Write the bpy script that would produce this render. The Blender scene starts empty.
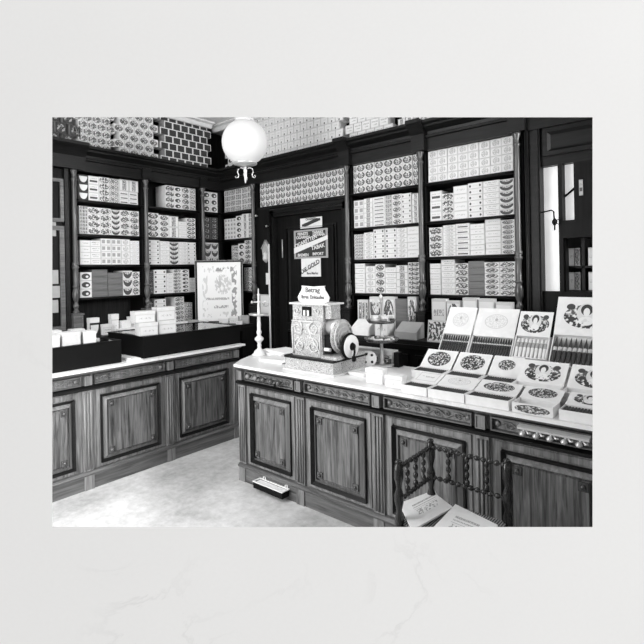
import bpy, math, random
from mathutils import Vector, Matrix
random.seed(7)
R = math.radians
C = bpy.context.scene.collection
S = bpy.context.scene
# ------------------------------------------------------------------ camera geometry (used to find real positions)
F, CX, HY, ROLL, EYE, YAW = 483.0, 322.0, 270.7, R(1.05), 1.6, R(40.4)
FW = Vector((-math.sin(YAW), math.cos(YAW), 0)); RT = Vector((math.cos(YAW), math.sin(YAW), 0)); O = Vector((0, 0, EYE))
def ray(px, py):
    a, b = px - CX, py - HY
    X = a*math.cos(ROLL) - b*math.sin(ROLL); Y = a*math.sin(ROLL) + b*math.cos(ROLL)
    return FW + RT*(X/F) - Vector((0, 0, Y/F))
def at(px, py, ax, v):
    d = ray(px, py); i = 'xyz'.index(ax); return O + d*((v - O[i])/d[i])
XL, YB = -4.78, 3.72            # front planes of the two shelving runs
CEIL = 3.405

# ------------------------------------------------------------------ node maths helper
class X:
    def __init__(s, nt, k): s.nt, s.k = nt, k
    def op(s, o, *a):
        n = s.nt.nodes.new('ShaderNodeMath'); n.operation = o
        for i, v in enumerate((s,) + a):
            if isinstance(v, X): s.nt.links.new(v.k, n.inputs[i])
            else: n.inputs[i].default_value = v
        return X(s.nt, n.outputs[0])
    def __add__(s, o): return s.op('ADD', o)
    __radd__ = __add__
    def __sub__(s, o): return s.op('SUBTRACT', o)
    def __rsub__(s, o): return (s*-1) + o
    def __mul__(s, o): return s.op('MULTIPLY', o)
    __rmul__ = __mul__
    def __truediv__(s, o): return s.op('DIVIDE', o)
    def lt(s, o): return s.op('LESS_THAN', o)
    def gt(s, o): return s.op('GREATER_THAN', o)
    def mx(s, o): return s.op('MAXIMUM', o)
    def mn(s, o): return s.op('MINIMUM', o)
    def fr(s): return s.op('FRACT')
    def inv(s): return 1 - s
    def mix(s, a, b):           # s=0 -> a, s=1 -> b
        return s*b + s.inv()*a
def coords(nt, kind='Generated'):
    t = nt.nodes.new('ShaderNodeTexCoord'); q = nt.nodes.new('ShaderNodeSeparateXYZ')
    nt.links.new(t.outputs[kind], q.inputs[0]); return t.outputs[kind], [X(nt, o) for o in q.outputs]
def vec(nt, x, y, z=0.0):
    n = nt.nodes.new('ShaderNodeCombineXYZ')
    for i, v in enumerate((x, y, z)):
        if isinstance(v, X): nt.links.new(v.k, n.inputs[i])
        else: n.inputs[i].default_value = v
    return n.outputs[0]
def noise(nt, v, scale=5, detail=2, w=0.0, rough=.5, dist=0):
    n = nt.nodes.new('ShaderNodeTexNoise'); n.noise_dimensions = '4D'
    nt.links.new(v, n.inputs['Vector']); n.inputs['Scale'].default_value = scale; n.inputs['W'].default_value = w
    n.inputs['Detail'].default_value = detail; n.inputs['Roughness'].default_value = rough; n.inputs['Distortion'].default_value = dist
    return X(nt, n.outputs[0])
def material(name, fn=None, val=.5, rough=.6, metal=0, tint=(1, 1, 1), bump=None, bs=.3, bd=.004, spec=.5):
    m = bpy.data.materials.new(name); m.use_nodes = True; nt = m.node_tree
    b = nt.nodes['Principled BSDF']; b.inputs['Roughness'].default_value = rough; b.inputs['Metallic'].default_value = metal
    b.inputs['Specular IOR Level'].default_value = spec
    if fn:
        v = fn(nt); n = nt.nodes.new('ShaderNodeCombineColor')
        for i in range(3): nt.links.new((v*tint[i]).k, n.inputs[i])
        nt.links.new(n.outputs[0], b.inputs['Base Color'])
        if bump is True:
            bn = nt.nodes.new('ShaderNodeBump'); bn.inputs['Strength'].default_value = bs; bn.inputs['Distance'].default_value = bd
            nt.links.new(v.k, bn.inputs['Height']); nt.links.new(bn.outputs[0], b.inputs['Normal'])
    else:
        b.inputs['Base Color'].default_value = (val*tint[0], val*tint[1], val*tint[2], 1)
        if bump is None:        # every surface keeps a little grain
            _, (x, y, z) = coords(nt, 'Object'); nn = noise(nt, coords(nt, 'Object')[0], 25, 3)
            v = nn*(val*.25) + val*.875
            n = nt.nodes.new('ShaderNodeCombineColor')
            for i in range(3): nt.links.new((v*tint[i]).k, n.inputs[i])
            nt.links.new(n.outputs[0], b.inputs['Base Color'])
    return m
def wood(name, lo, hi, axis='z', rough=.42, sc=1.0, spec=.5):
    def fn(nt):
        v, (x, y, z) = coords(nt, 'Object')
        s = {'z': (26, 26, 1.6), 'x': (1.6, 26, 26)}[axis]
        n = noise(nt, vec(nt, x*(s[0]*sc), y*(s[1]*sc), z*(s[2]*sc)), 1.6, 5, 1.0, .62, .8)
        g = ((n - .34)*3.0).mx(0).mn(1)
        return g.mix(lo, hi)
    return material(name, fn, rough=rough, bump=True, bs=.12, bd=.002, spec=spec)
M = {}
M['oak'] = wood('carved_oak', .07, .30)
M['oak_h'] = wood('carved_oak_rail', .045, .16, 'x')
M['oak_panel'] = wood('figured_oak', .02, .20, sc=1.3)
M['oak_light'] = wood('oak_bevel', .12, .27)
M['ebony'] = wood('ebonised_wood', .002, .008, rough=.5, spec=.15)
M['ebony_h'] = wood('ebonised_rail', .003, .012, 'x', rough=.42, spec=.22)
M['column'] = wood('polished_dark_column', .035, .12, rough=.2)
M['back'] = wood('dark_back_boards', .005, .02, rough=.6, spec=.2)
M['black'] = material('black_lacquer', val=.004, rough=.5, spec=.12)
M['bobbin'] = wood('dark_turned_wood', .008, .03, rough=.18)
M['paper'] = material('white_paper', val=.80, rough=.7)
M['card'] = material('white_card', val=.76, rough=.75)
M['boxboard'] = material('white_boxboard', val=.55, rough=.8)
M['pasteboard'] = material('grey_pasteboard', val=.36, rough=.8)
M['greybox'] = wood('cedar_box_wood', .09, .17, 'x', rough=.55)
M['nickel'] = material('nickel_plate', val=.62, rough=.3, metal=.55)
M['pale_metal'] = material('pale_enamelled_metal', val=.62, rough=.4)
M['cigar'] = wood('cigar_leaf', .012, .05, rough=.6, sc=3)
M['foil'] = material('white_cigar_wrapper', val=.72, rough=.5)
M['band'] = material('paper_cigar_band', val=.5, rough=.4)
M['cane'] = None; M['sign_ink'] = material('grey_sign_ink', val=.10, rough=.6)
def marble_fn(lo, base, sc, seed, thin=.03, warm=0):
    def fn(nt):
        v, _ = coords(nt, 'Object')
        a = noise(nt, v, sc, 6, seed, .62, 1.2); b = noise(nt, v, sc*.45, 3, seed+4, .5, .4)
        vein = ((a - .5).op('ABSOLUTE')/thin).mn(1).inv()
        patch = ((b - .55)*6).mx(0).mn(1)
        fine = noise(nt, v, 60, 2, seed, .5)
        return base - vein*patch*(base - lo) + (fine - .5)*.02
    return fn
M['counter_marble'] = material('white_counter_marble', marble_fn(.55, .80, 3, 2), rough=.3)
def floor_fn(nt):
    v, _ = coords(nt, 'Object')
    a = noise(nt, v, 2.2, 6, 3, .6, .3); b = noise(nt, v, 18, 4, 1, .7)
    return (a - .5)*.7 + (b - .5)*.5 + .50
M['floor'] = material('worn_pale_floor', floor_fn, rough=.75)
M['ceiling'] = material('white_plaster', val=.75, rough=.8)
M['glass'] = material('case_glass', val=.05, rough=.05, bump=False)
gb = M['glass'].node_tree.nodes['Principled BSDF']; gb.inputs['Base Color'].default_value = (.9, .9, .9, 1); gb.inputs['Transmission Weight'].default_value = 1
gb.inputs['IOR'].default_value = 1.3
def emis(name, v, fn=None, val=.8):
    m = material(name, fn, val=val, bump=False); b = m.node_tree.nodes['Principled BSDF']
    b.inputs['Emission Color'].default_value = (1, 1, 1, 1); b.inputs['Emission Strength'].default_value = v
    if fn: m.node_tree.links.new(b.inputs['Base Color'].links[0].from_socket, b.inputs['Emission Color'])
    return m
def mirror_glow_fn(nt):
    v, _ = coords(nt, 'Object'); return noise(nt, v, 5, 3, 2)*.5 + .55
M['glowing'] = emis('glowing_mirror_glass', .62, mirror_glow_fn)  # bright reflections of the mirror panes, put in as an uneven glow
M['globe'] = emis('lit_opal_glass', .10, val=.58)
# ---- printed box ends: u,v in 0..1 across the printed face
def ell(u, v, cx, cy, rx, ry):
    a, b = (u - cx)/rx, (v - cy)/ry; return (a*a + b*b)
def box_in(u, v, x0, x1, y0, y1): return u.gt(x0)*u.lt(x1)*v.gt(y0)*v.lt(y1)
def label_material(kind, seed=0, base=.74, ink=.06):
    def fn(nt):
        raw, (u, v, _) = coords(nt, 'UV')
        ns = lambda sc, d=2, w=0: noise(nt, vec(nt, u*1.0, v*.7), sc, d, seed*3.1 + w)
        rim = box_in(u, v, .05, .95, .07, .93).inv()
        one = u*0 + 1
        c = one*base
        def over(mask, val):
            nonlocal c; c = mask.mix(c, val)
        if kind == 'plain':
            over(box_in(u, v, .2, .8, .42, .6)*ns(14).gt(.52), base*.62)
        elif kind == 'text':
            over(box_in(u, v, .14, .86, .58, .74)*ns(22).gt(.5), base*.4); over(box_in(u, v, .22, .78, .28, .40)*ns(26, 2, 3).gt(.5), base*.45)
        elif kind == 'oval':
            d = ell(u, v, .5, .5, .42, .42); over(d.lt(1)*d.gt(.7), base*.25); over(d.lt(.7)*ns(9).gt(.46), ink*1.5)
        elif kind == 'face':
            d = ell(u, v, .5, .5, .44, .46); over(d.lt(1)*d.gt(.45), ink*.9); over(d.lt(.4)*ns(9, 1).gt(.48), ink)
            over(ell(u, v, .5, .96, .16, .2).lt(1), base); over(u.lt(.05), ink*2)
        elif kind == 'half':
            over(one, ink*.4); over(ell(u, v, .5, .82, .42, .72).lt(1)*v.lt(.84), base)
        elif kind == 'smile':
            over(ell(u, v, .5, .8, .46, .74).lt(1)*v.lt(.86), ink); over(ell(u, v, .5, .88, .34, .34).lt(1)*ns(12).gt(.46), base*.8)
        elif kind == 'blot':
            d = ell(u, v, .5, .48, .48, .46); over(d.lt(1)*ns(8, 3).gt(.45), ink); over(d.lt(1)*ns(20, 2, 7).gt(.60), base*.7)
        elif kind == 'dots':
            over(ell(u, v, .16, .45, .07, .22).lt(1), ink); over(ell(u, v, .84, .5, .07, .22).lt(1), ink); over(box_in(u, v, .3, .7, .45, .52)*ns(20).gt(.5), base*.7)
        elif kind == 'stripes':
            w = (u*3).fr(); over(w.lt(.2), ink*1.5); over(box_in(w, v, .36, .9, .08, .92)*ns(14).gt(.44), ink)
        elif kind == 'band':
            over(box_in(u, v, .3, .72, 0, 1), ink*3); over(box_in(u, v, .3, .72, 0, 1)*ns(14).gt(.52), base*.8)
        elif kind == 'bar':
            over(box_in(u, v, .14, .86, .26, .50), ink*1.3); over(box_in(u, v, .14, .86, .64, .76)*ns(22).gt(.5), base*.6)
        elif kind == 'net':
            over(ns(10, 3).gt(.49), ink)
        elif kind == 'tick':
            over(ell(u, v, .5, .22, .09, .14).lt(1), ink*2); over(box_in(u, v, .2, .8, .5, .7)*ns(18).gt(.55), base*.72)
        elif kind == 'journal':
            over(box_in(u, v, .1, .9, .74, .84)*ns(40).gt(.46), base*.35); over(box_in(u, v, .1, .9, .6, .66)*ns(50).gt(.48), base*.4); over(box_in(u, v, .1, .9, .5, .515), base*.3); over(box_in(u, v, .15, .88, .08, .44)*ns(12, 4).gt(.52), base*.45); return c
        elif kind == 'crest':
            d = ell(u, v, .5, .5, .32, .38); over(d.lt(1)*ns(9, 3).gt(.46), base*.62)
        elif kind == 'darkface':
            over(box_in(u, v, .09, .93, 0, .88), ink*.35); over(box_in(u, v, .09, .93, 0, .88)*ns(6).gt(.6), ink*.8); return c
        elif kind == 'night':
            over(one, ink*.5); over(ell(u, v, .5, .5, .4, .36).lt(1)*ns(8).gt(.53), base*.5)
        elif kind == 'spot':
            over(ell(u, v, .5, .5, .36, .34).lt(1), ink*.8); over(ell(u, v, .6, .45, .12, .14).lt(1), base)
        elif kind == 'grid':
            over(box_in((u*2).fr(), v, .18, .82, .25, .8), base*.45)
        elif kind == 'picture':       # a figured scene print
            d = ell(u, v, .5, .5, .46, .47); n = ns(11, 5); over(d.lt(1)*n.gt(.38), base*.45); over(d.lt(.97)*n.gt(.45), ink)
            over(d.lt(.9)*ns(17, 3, 5).gt(.57), base*.9)
        elif kind == 'cameo':         # faint oval medallion
            d = ell(u, v, .5, .5, .4, .4); over(d.lt(1)*d.gt(.86), base*.72); over(d.lt(.8)*ns(26, 3).gt(.5), base*.8); over(ell(u, v, .5, .6, .05, .08).lt(1), base*.55)
        elif kind == 'portrait':      # lady's head between flowers and medals
            d = ell(u, v, .5, .46, .46, .42); n = ns(13, 5); over(d.lt(1)*n.gt(.42), base*.55); over(d.lt(1)*n.gt(.49), ink*3); over(d.lt(1)*v.lt(.5)*n.gt(.455), ink)
            over(ell(u, v, .5, .58, .2, .36).lt(1), base*.85); over(ell(u, v, .5, .70, .12, .2).lt(1), ink)
            over(ell(u, v, .5, .62, .065, .15).lt(1), base); over(ell(u, v, .5, .3, .15, .16).lt(1)*ns(12, 2, 4).gt(.42), base)
            over(ell(u, v, .17, .8, .09, .11).lt(1), ink*1.5); over(ell(u, v, .83, .8, .09, .11).lt(1), ink*1.5)
        elif kind == 'diploma':
            n = ns(9, 4); fr = box_in(u, v, .12, .9, .07, .93)*box_in(u, v, .24, .78, .16, .82).inv()
            n = ns(16, 4); over(fr*n.gt(.54), base*.75); over(fr*u.gt(.76)*n.gt(.50), base*.35); over(box_in(u, v, .42, .8, .84, .9)*n.gt(.48), base*.35)
            n2 = ns(24, 3, 6); over(ell(u, v, .58, .62, .19, .17).lt(1)*n2.gt(.48), base*.68); over(ell(u, v, .5, .64, .05, .08).lt(1)*n2.gt(.4), base*.6)
            over(box_in(u, v, .2, .72, .36, .40)*ns(30).gt(.45), base*.5); over(box_in(u, v, .38, .7, .22, .27)*ns(30).gt(.45), base*.45)
            return c
        if kind not in ('half', 'night', 'picture', 'portrait', 'cameo'): c = rim.mix(c, base*.78)
        return c
    return material('printed_label_' + kind, fn, rough=.6)
LM = {}
def LB(kind, seed=0, base=.74, ink=.06):
    k = (kind, seed, base, ink)
    if k not in LM: LM[k] = label_material(*k)
    return LM[k]

# ------------------------------------------------------------------ mesh helper
class MB:
    def __init__(s): s.v, s.f, s.m, s.sm, s.uv = [], [], [], [], {}
    def quad(s, pts, m=0, uv=False, smooth=False):
        n = len(s.v); s.v += [tuple(p) for p in pts]; s.f.append(tuple(range(n, n+len(pts)))); s.m.append(m); s.sm.append(smooth)
        if uv: s.uv[len(s.f)-1] = [(0, 0), (1, 0), (1, 1), (0, 1)]
        return s
    def box(s, x0, x1, y0, y1, z0, z1, m=0, T=None, front=None):
        p = [(x0,y0,z0),(x1,y0,z0),(x1,y1,z0),(x0,y1,z0),(x0,y0,z1),(x1,y0,z1),(x1,y1,z1),(x0,y1,z1)]
        if T: p = [tuple(T @ Vector(q)) for q in p]
        n = len(s.v); s.v += p
        for i, f in enumerate([(0,1,5,4),(1,2,6,5),(2,3,7,6),(3,0,4,7),(4,5,6,7),(3,2,1,0)]):
            s.f.append(tuple(n+k for k in f)); s.m.append(front if (i == 0 and front is not None) else m); s.sm.append(False)
            if i in (0, 4): s.uv[len(s.f)-1] = [(0, 0), (1, 0), (1, 1), (0, 1)]
        return s
    def frame(s, x0, x1, z0, z1, w, ya, yb, m=0, inner=None):   # mitred moulding: outer edge at depth ya, inner at yb (front = -y)
        o = [(x0,z0),(x1,z0),(x1,z1),(x0,z1)]; i = [(x0+w,z0+w),(x1-w,z0+w),(x1-w,z1-w),(x0+w,z1-w)]
        for k in range(4):
            a, b, c, d = o[k], o[(k+1) % 4], i[(k+1) % 4], i[k]
            s.quad([(a[0],ya,a[1]),(b[0],ya,b[1]),(c[0],yb,c[1]),(d[0],yb,d[1])], m)
            s.quad([(a[0],.012,a[1]),(b[0],.012,b[1]),(b[0],ya,b[1]),(a[0],ya,a[1])], m)
        return s
    def ring(s, x0, x1, z0, z1, w, y0, y1, m=0):                # square-section frame
        s.box(x0, x1, y0, y1, z0, z0+w, m); s.box(x0, x1, y0, y1, z1-w, z1, m)
        s.box(x0, x0+w, y0, y1, z0+w, z1-w, m); s.box(x1-w, x1, y0, y1, z0+w, z1-w, m); return s
    def lathe(s, prof, c=(0,0,0), n=16, m=0, T=None):           # prof: (r, z)
        b = len(s.v)
        for r, z in prof:
            for k in range(n):
                a = 2*math.pi*k/n; p = Vector((c[0]+r*math.cos(a), c[1]+r*math.sin(a), c[2]+z)); s.v.append(tuple(T @ p) if T else tuple(p))
        for j in range(len(prof)-1):
            for k in range(n):
                s.f.append((b+j*n+k, b+j*n+(k+1) % n, b+(j+1)*n+(k+1) % n, b+(j+1)*n+k)); s.m.append(m); s.sm.append(True)
        s.f.append(tuple(b+k for k in range(n))[::-1]); s.m.append(m); s.sm.append(False)
        t = b+(len(prof)-1)*n; s.f.append(tuple(t+k for k in range(n))); s.m.append(m); s.sm.append(False)
        return s
    def tube(s, pts, r, n=6, m=0):
        P = [Vector(p) for p in pts]; b = len(s.v); ref = Vector((.13, .21, .97))
        for j, p in enumerate(P):
            d = (P[min(j+1, len(P)-1)] - P[max(j-1, 0)]).normalized(); q = ref if abs(d.dot(ref)) < .9 else Vector((1, 0, 0))
            a = d.cross(q).normalized(); e = d.cross(a); rr = r[j] if isinstance(r, (list, tuple)) else r
            for k in range(n):
                t = 2*math.pi*k/n; s.v.append(tuple(p + a*math.cos(t)*rr + e*math.sin(t)*rr))
        for j in range(len(P)-1):
            for k in range(n):
                s.f.append((b+j*n+k, b+j*n+(k+1) % n, b+(j+1)*n+(k+1) % n, b+(j+1)*n+k)); s.m.append(m); s.sm.append(True)
        s.f.append(tuple(b+k for k in range(n))); s.m.append(m); s.sm.append(False)
        t = b+(len(P)-1)*n; s.f.append(tuple(t+k for k in range(n))); s.m.append(m); s.sm.append(False)
        return s
    def prism(s, poly, x0, x1, m=0):        # poly in (y,z), extruded along x
        n = len(poly); b = len(s.v); s.v += [(x0,)+tuple(p) for p in poly] + [(x1,)+tuple(p) for p in poly]
        for k in range(n): s.f.append((b+k, b+(k+1) % n, b+n+(k+1) % n, b+n+k)); s.m.append(m); s.sm.append(False)
        s.f.append(tuple(b+k for k in range(n))); s.f.append(tuple(b+n+k for k in range(n))[::-1]); s.m += [m, m]; s.sm += [False, False]
        return s
    def mesh(s, name, mats):
        me = bpy.data.meshes.new(name); me.from_pydata(s.v, [], s.f)
        for m in (mats if isinstance(mats, (list, tuple)) else [mats]): me.materials.append(m)
        me.polygons.foreach_set('material_index', s.m); me.polygons.foreach_set('use_smooth', s.sm)
        if s.uv:
            L = me.uv_layers.new(name='UVMap')
            for fi, uvs in s.uv.items():
                p = me.polygons[fi]
                for k, li in enumerate(p.loop_indices): L.data[li].uv = uvs[k]
        me.validate(); me.update()
        import bmesh
        bm = bmesh.new(); bm.from_mesh(me); bmesh.ops.recalc_face_normals(bm, faces=bm.faces); bm.to_mesh(me); bm.free()
        return me
    def build(s, name, mats, parent=None, M4=None):
        o = bpy.data.objects.new(name, s.mesh(name, mats)); C.objects.link(o)
        if parent: o.parent = parent
        if M4: o.matrix_basis = M4
        return o
def ob(name, me, parent=None, M4=None):
    o = bpy.data.objects.new(name, me); C.objects.link(o)
    if parent: o.parent = parent
    if M4: o.matrix_basis = M4
    return o
def tag(o, label, cat, group=None):
    o['label'] = label; o['category'] = cat
    if group: o['group'] = group
    return o
def thing(name, label, cat, M4=None, group=None):
    o = bpy.data.objects.new(name, None); o.empty_display_size = .05; C.objects.link(o)
    if M4: o.matrix_basis = M4
    return tag(o, label, cat, group)
def struct(o): o['kind'] = 'structure'; return o
def Tr(x, y, z, rz=0, rx=0, ry=0): return Matrix.Translation((x, y, z)) @ Matrix.Rotation(rz, 4, 'Z') @ Matrix.Rotation(ry, 4, 'Y') @ Matrix.Rotation(rx, 4, 'X')
def wall_T(w, u=0, v=0, z=0):      # local x along the wall, local -y out into the shop
    return Tr(u, YB+v, z) if w == 'B' else Tr(XL-v, u, z, math.pi/2)
def text(name, s, size, mat, parent, M4, depth=.0006, sx=1):
    cu = bpy.data.curves.new(name, 'FONT'); cu.body = s; cu.size = size; cu.extrude = depth; cu.offset = size*.022; cu.align_x = 'CENTER'; cu.align_y = 'CENTER'
    t = bpy.data.objects.new(name, cu); C.objects.link(t); dg = bpy.context.evaluated_depsgraph_get()
    me = bpy.data.meshes.new_from_object(t.evaluated_get(dg)); bpy.data.objects.remove(t); me.materials.clear(); me.materials.append(mat)
    return ob(name, me, parent, M4 @ Matrix.Scale(sx, 4, (1, 0, 0)))
def spiral(mb, cx, cz, y, r0, turns, rr, s=1, a0=0, n=22):
    pts = []
    for k in range(n+1):
        t = k/n; a = a0 + s*t*turns*2*math.pi; r = r0*(1 - .85*t); pts.append((cx + r*math.cos(a), y, cz + r*math.sin(a)))
    mb.tube(pts, rr, 5)

# ================================================================== THE SETTING
mb = MB(); mb.quad([(-5.2, -2.53, 0), (2.58, 4.1, 0), (-5.2, 4.1, 0)]); struct(mb.build('floor', M['floor']))
mb = MB(); mb.quad([(-5.2, -2.53, CEIL), (2.58, 4.1, CEIL), (-5.2, 4.1, CEIL)]); struct(mb.build('ceiling', M['ceiling']))
mb = MB(); mb.box(-5.25, -5.12, -2.6, 4.1, 0, CEIL); struct(mb.build('wall_left', M['back']))
mb = MB(); mb.box(-5.25, 2.5, 4.06, 4.18, 0, CEIL); struct(mb.build('wall_back', M['back']))
# ceiling moulding above the stacked boxes
mb = MB(); mb.prism([(0, 0), (-.10, 0), (-.10, -.018), (-.055, -.024), (-.03, -.06), (0, -.06)], -2.0, 3.6)
struct(mb.build('trim_1', M['ceiling'], None, Tr(XL-.025, 0, CEIL-.002, math.pi/2)))
mb = MB(); mb.prism([(0, 0), (-.10, 0), (-.10, -.018), (-.055, -.024), (-.03, -.06), (0, -.06)], -4.9, 2.2)
struct(mb.build('trim_2', M['ceiling'], None, Tr(0, YB+.025, CEIL-.002)))
# marble the picture card lies on, built upright as a wall with an opening
DW = 1.4
def onwall(px, py, d=DW): return O + ray(px, py)*d
inn = [onwall(52.3, 117.3), onwall(592.5, 117.3), onwall(592.5, 527), onwall(52.3, 527)]
def wl(l, z, d=DW): p = RT*l + FW*d; return Vector((p.x, p.y, z))
out = [wl(-7.0, 4.6), wl(6.1, 4.6), wl(6.1, -1.2), wl(-7.0, -1.2)]
cen = sum(inn, Vector())/4
mb = MB()
T2 = .03
for k in range(4):
    a, b, c, d = out[k], out[(k+1) % 4], inn[(k+1) % 4], inn[k]
    mb.quad([a, b, c, d])
    c2, d2 = cen + (c-cen)*1.08 + FW*T2, cen + (d-cen)*1.08 + FW*T2
    mb.quad([a+FW*T2, b+FW*T2, c2, d2]); mb.quad([d, c, c2, d2])
def wallmarble(nt):
    v, _ = coords(nt, 'Object')
    a = noise(nt, v, 2.3, 7, 11, .6, 1.5); b = noise(nt, v, 1.6, 2, 21, .5, .3); fine = noise(nt, v, 90, 3, 2, .6)
    vein = ((a - .5).op('ABSOLUTE')/.022).mn(1).inv(); patch = ((b - .60)*7).mx(0).mn(1)
    cloud = noise(nt, v, 3, 4, 5, .5)
    return .80 - vein*patch*.10 + (fine - .5)*.03 + (cloud - .5)*.03
M['wall_marble'] = material('white_wall_marble', wallmarble, rough=.7, tint=(1, .995, .985), spec=.2)
struct(mb.build('marble_surround', M['wall_marble']))

# ================================================================== COUNTERS
def counter(name, label, M4, xs, x_end0, x_end1, depth, h=.882, carve=True):
    """local x along the front, -y outward; xs = pilaster centres"""
    t = thing(name, label, 'counter', M4)
    MB().box(x_end0, x_end1, 0, depth, .1, h).build('body', M['oak'], t)
    mb = MB(); mb.box(x_end0, x_end1, -.022, .02, 0, .105); mb.prism([(0, .105), (-.03, .105), (-.036, .118), (-.02, .132), (0, .136)], x_end0, x_end1); mb.build('plinth', M['oak_h'], t)
    mb = MB(); mb.prism([(0, .735), (-.02, .738), (-.045, .752), (-.045, .764), (-.018, .772), (0, .775)], x_end0, x_end1)
    mb.build('frieze_moulding', M['ebony_h'], t)
    mb = MB(); mb.prism([(0, .882), (-.06, .882), (-.055, .868), (-.03, .858), (0, .85)], x_end0, x_end1); mb.build('cornice_moulding', M['oak_h'], t)
    for x in xs:
        mb = MB(); mb.box(x-.036, x+.036, -.018, 0, .136, .735)
        for k in (-.022, 0, .022): mb.tube([(x+k, -.022, .15), (x+k, -.022, .72)], .0075, 6)
        mb.box(x-.036, x+.036, -.03, 0, 0, .108)
        p = mb.build('pilaster', M['oak'], t)
        mb = MB(); mb.box(x-.026, x+.026, -.034, 0, .778, .848); mb.ring(x-.026, x+.026, .778, .848, .006, -.040, -.03); mb.build('block', M['oak_light'], p)
    for a, b in zip(xs[:-1], xs[1:]):
        x0, x1 = a+.097, b-.092
        d = MB().ring(x0-.03, x1+.03, .145, .725, .03, -.008, 0).build('door', M['oak'], t)
        mb = MB(); mb.frame(x0, x1, .168, .685, .020, -.026, -.006); mb.build('moulding', M['ebony_h'], d)
        mb = MB(); mb.frame(x0+.022, x1-.022, .190, .663, .022, -.004, -.024); mb.build('bevel', M['oak_light'], d)
        mb = MB(); px0, px1, pz0, pz1 = x0+.058, x1-.058, .226, .627
        mb.frame(px0-.008, px1+.008, pz0-.008, pz1+.008, .01, -.010, -.020); mb.box(px0, px1, -.020, -.002, pz0, pz1)
        mb.build('panel', M['oak_panel'], d)
        for bx, bz in ((px0+.022, pz0+.022), (px1-.022, pz0+.022), (px0+.022, pz1-.022), (px1-.022, pz1-.022)):
            mb = MB(); mb.box(bx-.021, bx+.021, -.028, -.02, bz-.021, bz+.021)
            mb.lathe([(.013, 0), (.012, .006), (.007, .011), (.001, .013)], T=Matrix.Translation((bx, -.028, bz)) @ Matrix.Rotation(R(90), 4, 'X'), n=10); mb.build('boss', M['column'], d)
        x0, x1 = a+.05, b-.05
        dr = MB().ring(x0, x1, .778, .848, .007, -.030, 0).build('drawer_front', M['oak_h'], t)
        mb = MB()
        for e in (x0+.028, x1-.028):
            mb.lathe([(.015, 0), (.013, .006), (.006, .010), (.001, .011)], T=Matrix.Translation((e, -.004, .813)) @ Matrix.Rotation(R(90), 4, 'X'), n=12)
        n = 7; w = (x1-x0-.11)/n
        for k in range(n):
            cx = x0+.055+w*(k+.5); spiral(mb, cx, .813, -.008, .021, 1.3, .0036, 1 if k % 2 else -1, math.pi*(k % 2), 14)
        pts = [(x0+.05+(x1-x0-.1)*k/40, -.006, .813+.014*math.sin(k/40*math.pi*n)) for k in range(41)]; mb.tube(pts, .004, 5)
        mb.build('carving', M['oak_light'] if carve else M['oak_h'], dr)
    return t
RX = [-2.885, -2.275, -1.635, -.995, -.355, .285]
SC = counter('shop_counter', 'long carved oak counter under the cash register and cigar display', Tr(0, 2.43, 0), RX, -2.925, .32, .6)
LY = [-.44, .24, .92, 1.60, 2.29, 3.01]
counter('shop_counter', 'carved oak counter at the left carrying the two low black cases', Tr(-3.70, 0, 0, math.pi/2), LY, -.48, 3.05, .62)
mb = MB(); poly = [(-2.905, 2.355), (.33, 2.345), (.33, 3.04), (-3.19, 3.04), (-3.11, 2.72), (-3.02, 2.52)]
n = len(poly)
for z, q in ((.882, 1), (.90, 0)): mb.quad([(x, y, z) for x, y in poly])
for k in range(n):
    a, b = poly[k], poly[(k+1) % n]; mb.quad([(a[0], a[1], .882), (b[0], b[1], .882), (b[0], b[1], .90), (a[0], a[1], .90)])
tag(mb.build('marble_worktop', M['counter_marble']), 'white marble slab under the register and open cigar boxes', 'worktop')
mb = MB(); mb.box(-4.36, -3.64, -.5, 3.10, .882, .90); tag(mb.build('marble_worktop', M['counter_marble']), 'white marble slab under the two low black display cases', 'worktop')

# ================================================================== SHELVING
def column_mesh():
    mb = MB(); z0 = 1.235
    prof = [(.034, 0), (.034, .02), (.022, .03), (.018, .045), (.026, .06), (.030, .075), (.020, .095), (.016, .105), (.024, .125), (.032, .155), (.034, .19), (.028, .225), (.021, .24), (.030, .25), (.030, .262), (.024, .27),
            (.025, .42), (.031, .43), (.031, .445), (.024, .45), (.031, .465), (.031, .48), (.023, .49), (.0205, 1.26), (.027, 1.268), (.027, 1.283), (.020, 1.29), (.021, 1.32), (.032, 1.35), (.034, 1.365)]
    mb.lathe(prof, (0, 0, z0), 14); return mb.mesh('column', M['column'])
COLM = column_mesh()
def column(w, u, par, v=-.03):
    c = ob('column', COLM, par, Tr(u, v, 0))
    mb = MB(); mb.box(u-.045, u+.045, v-.045, v+.045, 1.0, 1.235); mb.ring(u-.042, u+.042, 1.03, 1.21, .012, v-.052, v-.045); mb.box(u-.052, u+.052, v-.054, v+.05, 1.222, 1.238)
    mb.build('pedestal', M['oak_h'] if w == 'L' else M['ebony_h'], par)
SZ = [1.38, 1.70, 2.00, 2.33]
CORN = [(.02, 2.60), (-.03, 2.60), (-.03, 2.70), (-.05, 2.705), (-.05, 2.72), (-.03, 2.73), (-.035, 2.755), (-.09, 2.785), (-.09, 2.80), (-.12, 2.812), (-.12, 2.835), (.02, 2.835)]
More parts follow.
